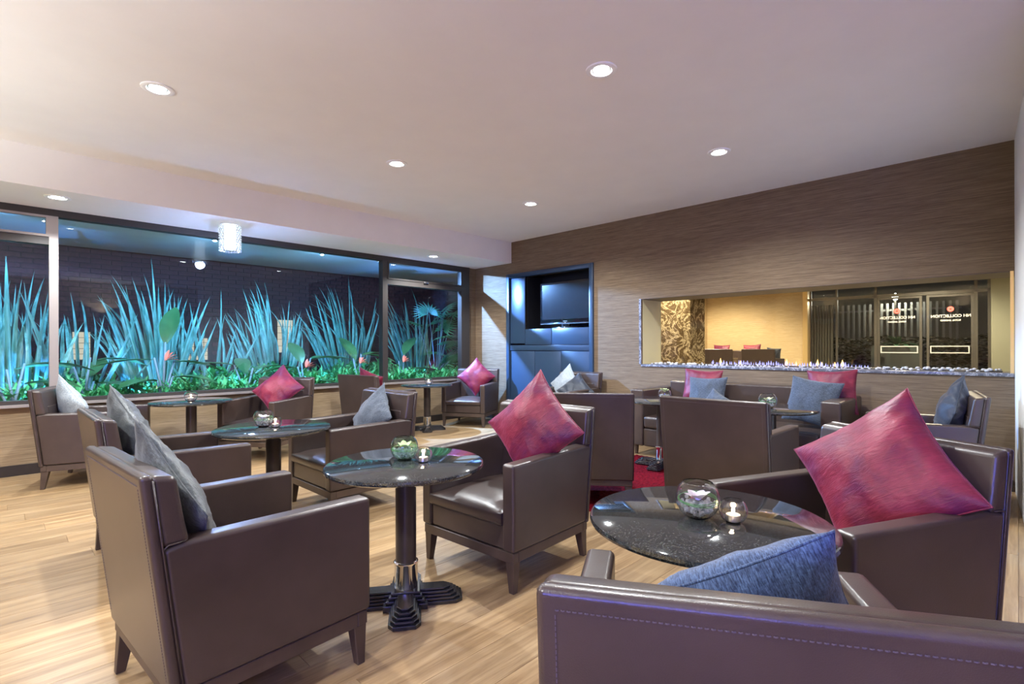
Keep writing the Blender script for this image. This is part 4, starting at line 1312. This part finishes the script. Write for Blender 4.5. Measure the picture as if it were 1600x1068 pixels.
# fan palm at the right
p = on_y(682, 560, 7.85)
t = thing('fan_palm', 'green fan palm at the window end nearest the television corner', 'plant', (p.x, 7.85, GZ))
bm = bmesh.new()
for k in range(17):
    a = -1.9 + 3.8 * k / 16
    d = Vector((sin(a), cos(a), 0)); sd = Vector((cos(a), -sin(a), 0)) * .017
    L = .34 * (1 - .12 * abs(a))
    q = [bm.verts.new(d * .02), bm.verts.new(d * L * .5 + sd + Vector((0, 0, .01))), bm.verts.new(d * L + Vector((0, 0, -.05))), bm.verts.new(d * L * .5 - sd + Vector((0, 0, .01)))]
    bm.faces.new(q)
FAN = to_mesh('frond', bm, 'palm_leaf', fix=False)
for k in range(13):
    az = rg.uniform(0, 6.28); h = rg.uniform(.45, 1.55); r = rg.uniform(.12, .42)
    bm = bmesh.new(); tip = Vector((r * cos(az), r * sin(az), h))
    bm_tube(bm, [(0, 0, 0), tip * .55 + Vector((0, 0, .12)), tip], .009, 5, .006)
    s = obj('stem', to_mesh('stem', bm, 'plant_stem', smooth=True), t)
    f = obj('frond', FAN, t, tip); f.rotation_euler = (rg.uniform(.2, 1.0), rg.uniform(-.3, .3), az - pi / 2); f.scale = (1.15,) * 3

# low ground cover
bm = bmesh.new()
for k in range(17000):
    x = rg.uniform(-1.2, 6.4); yy = rg.uniform(YW + .42, 8.6)
    hump = .22 + .30 * max(0, noise.noise(Vector((x * 1.1, yy * 1.3, 3)))) + .12 * noise.noise(Vector((x * 3, yy * 3, 1)))
    P = Vector((x, yy, GZ + max(.02, hump) * rg.uniform(.35, 1.25)))
    q = Matrix.Rotation(rg.uniform(0, 6.3), 3, 'Z') @ Matrix.Rotation(rg.uniform(.1, 1.3), 3, 'X')
    L = rg.uniform(.07, .17); w = L * rg.uniform(.08, .24)
    vs = [bm.verts.new(P + q @ Vector(c)) for c in ((0, 0, 0), (w, L * .5, .01), (0, L, -.01), (-w, L * .5, .01))]
    bm.faces.new(vs)
gc = tag(obj('ground_cover', to_mesh('ground_cover', bm, 'cover_leaf', fix=False)), 'low dense green ground cover in the garden bed', 'ground cover'); gc['kind'] = 'stuff'

# garden spotlights under the eave; all but the first added to light plants
SPOTS = [(4.25, 7.20, 'blue-white garden spotlight under the eave at the dark mullion', (5.836, 3.7, 1.15), 18.0, 100, (0.22, 0.46, 1.0)),
         (1.95, 7.25, 'added garden spotlight under the eave behind the crystal lamp', (2.4, 9.2, .8), 1.0, 150, (0.20, 0.62, 1.0)),
         (-0.15, 7.25, 'added garden spotlight under the eave across the pale mullion', (.4, 9.2, .9), .8, 150, (0.20, 0.62, 1.0)),
         (3.35, 7.25, 'added garden spotlight under the eave above the wide flax', (4.0, 9.2, .9), 1.0, 150, (0.20, 0.62, 1.0))]
for x, yy, lb, tgt, f, cone, colr in SPOTS:
    t = thing('garden_spotlight', lb, 'spotlight', (x, yy, 2.630), 0, 'garden spotlights under the eave')
    bm = bmesh.new(); bm_lathe(bm, [(0, 0), (.035, 0), (.035, -.012), (.012, -.014), (.012, -.03), (.034, -.035), (.040, -.085), (.034, -.085), (.030, -.07), (0, -.07)], 20)
    obj('housing', to_mesh('housing', bm, 'silver', smooth=40), t)
    bm = bmesh.new(); bm_lathe(bm, [(0, -.074), (.029, -.074), (.029, -.072), (0, -.072)], 18); obj('lamp', to_mesh('lamp', bm, 'lamp_glow_blue'), t)
    l = light('lamp_light', 'SPOT', (0, 0, -.079), GARDEN_W * f, colr, t, spot_size=radians(cone), spot_blend=1.0 if cone < 100 else .5, shadow_soft_size=.025)
    l.rotation_euler = (Vector(tgt) - Vector((x, yy, 2.55))).to_track_quat('-Z', 'Y').to_euler()

# spike uplights added to the bed for a blue-green glow on the plants
for px, yy, lb in ((60, 7.45, 'added blue spike light under the far left flax'), (215, 7.55, 'added blue spike light before the tallest flax'), (360, 7.6, 'added blue spike light before the pale flax'),
                   (500, 7.7, 'added blue spike light before the wide flax'), (655, 7.9, 'added blue spike light beside the fan palm')):
    p = on_y(px, 600, yy)
    t = thing('added_spike_light', lb, 'added garden light', (p.x, yy, GZ), 0, 'added spike lights in the garden bed')
    bm = bmesh.new(); bm_lathe(bm, [(0, 0), (.008, 0), (.010, .08), (.026, .10), (.032, .16), (.028, .16), (.024, .145), (0, .145)], 16)
    obj('housing', to_mesh('housing', bm, 'bronze_frame', smooth=40), t)
    bm = bmesh.new(); bm_lathe(bm, [(0, .147), (.023, .147), (.023, .149), (0, .149)], 16); obj('lamp', to_mesh('lamp', bm, 'lamp_glow_blue'), t)
    l = light('lamp_light', 'SPOT', (0, 0, .175), GARDEN_W * .75, (0.10, 0.36, 1.0), t, spot_size=radians(130), spot_blend=.6, shadow_soft_size=.02)
    l.rotation_euler = Vector((0, .9, 1.6)).to_track_quat('-Z', 'Y').to_euler()
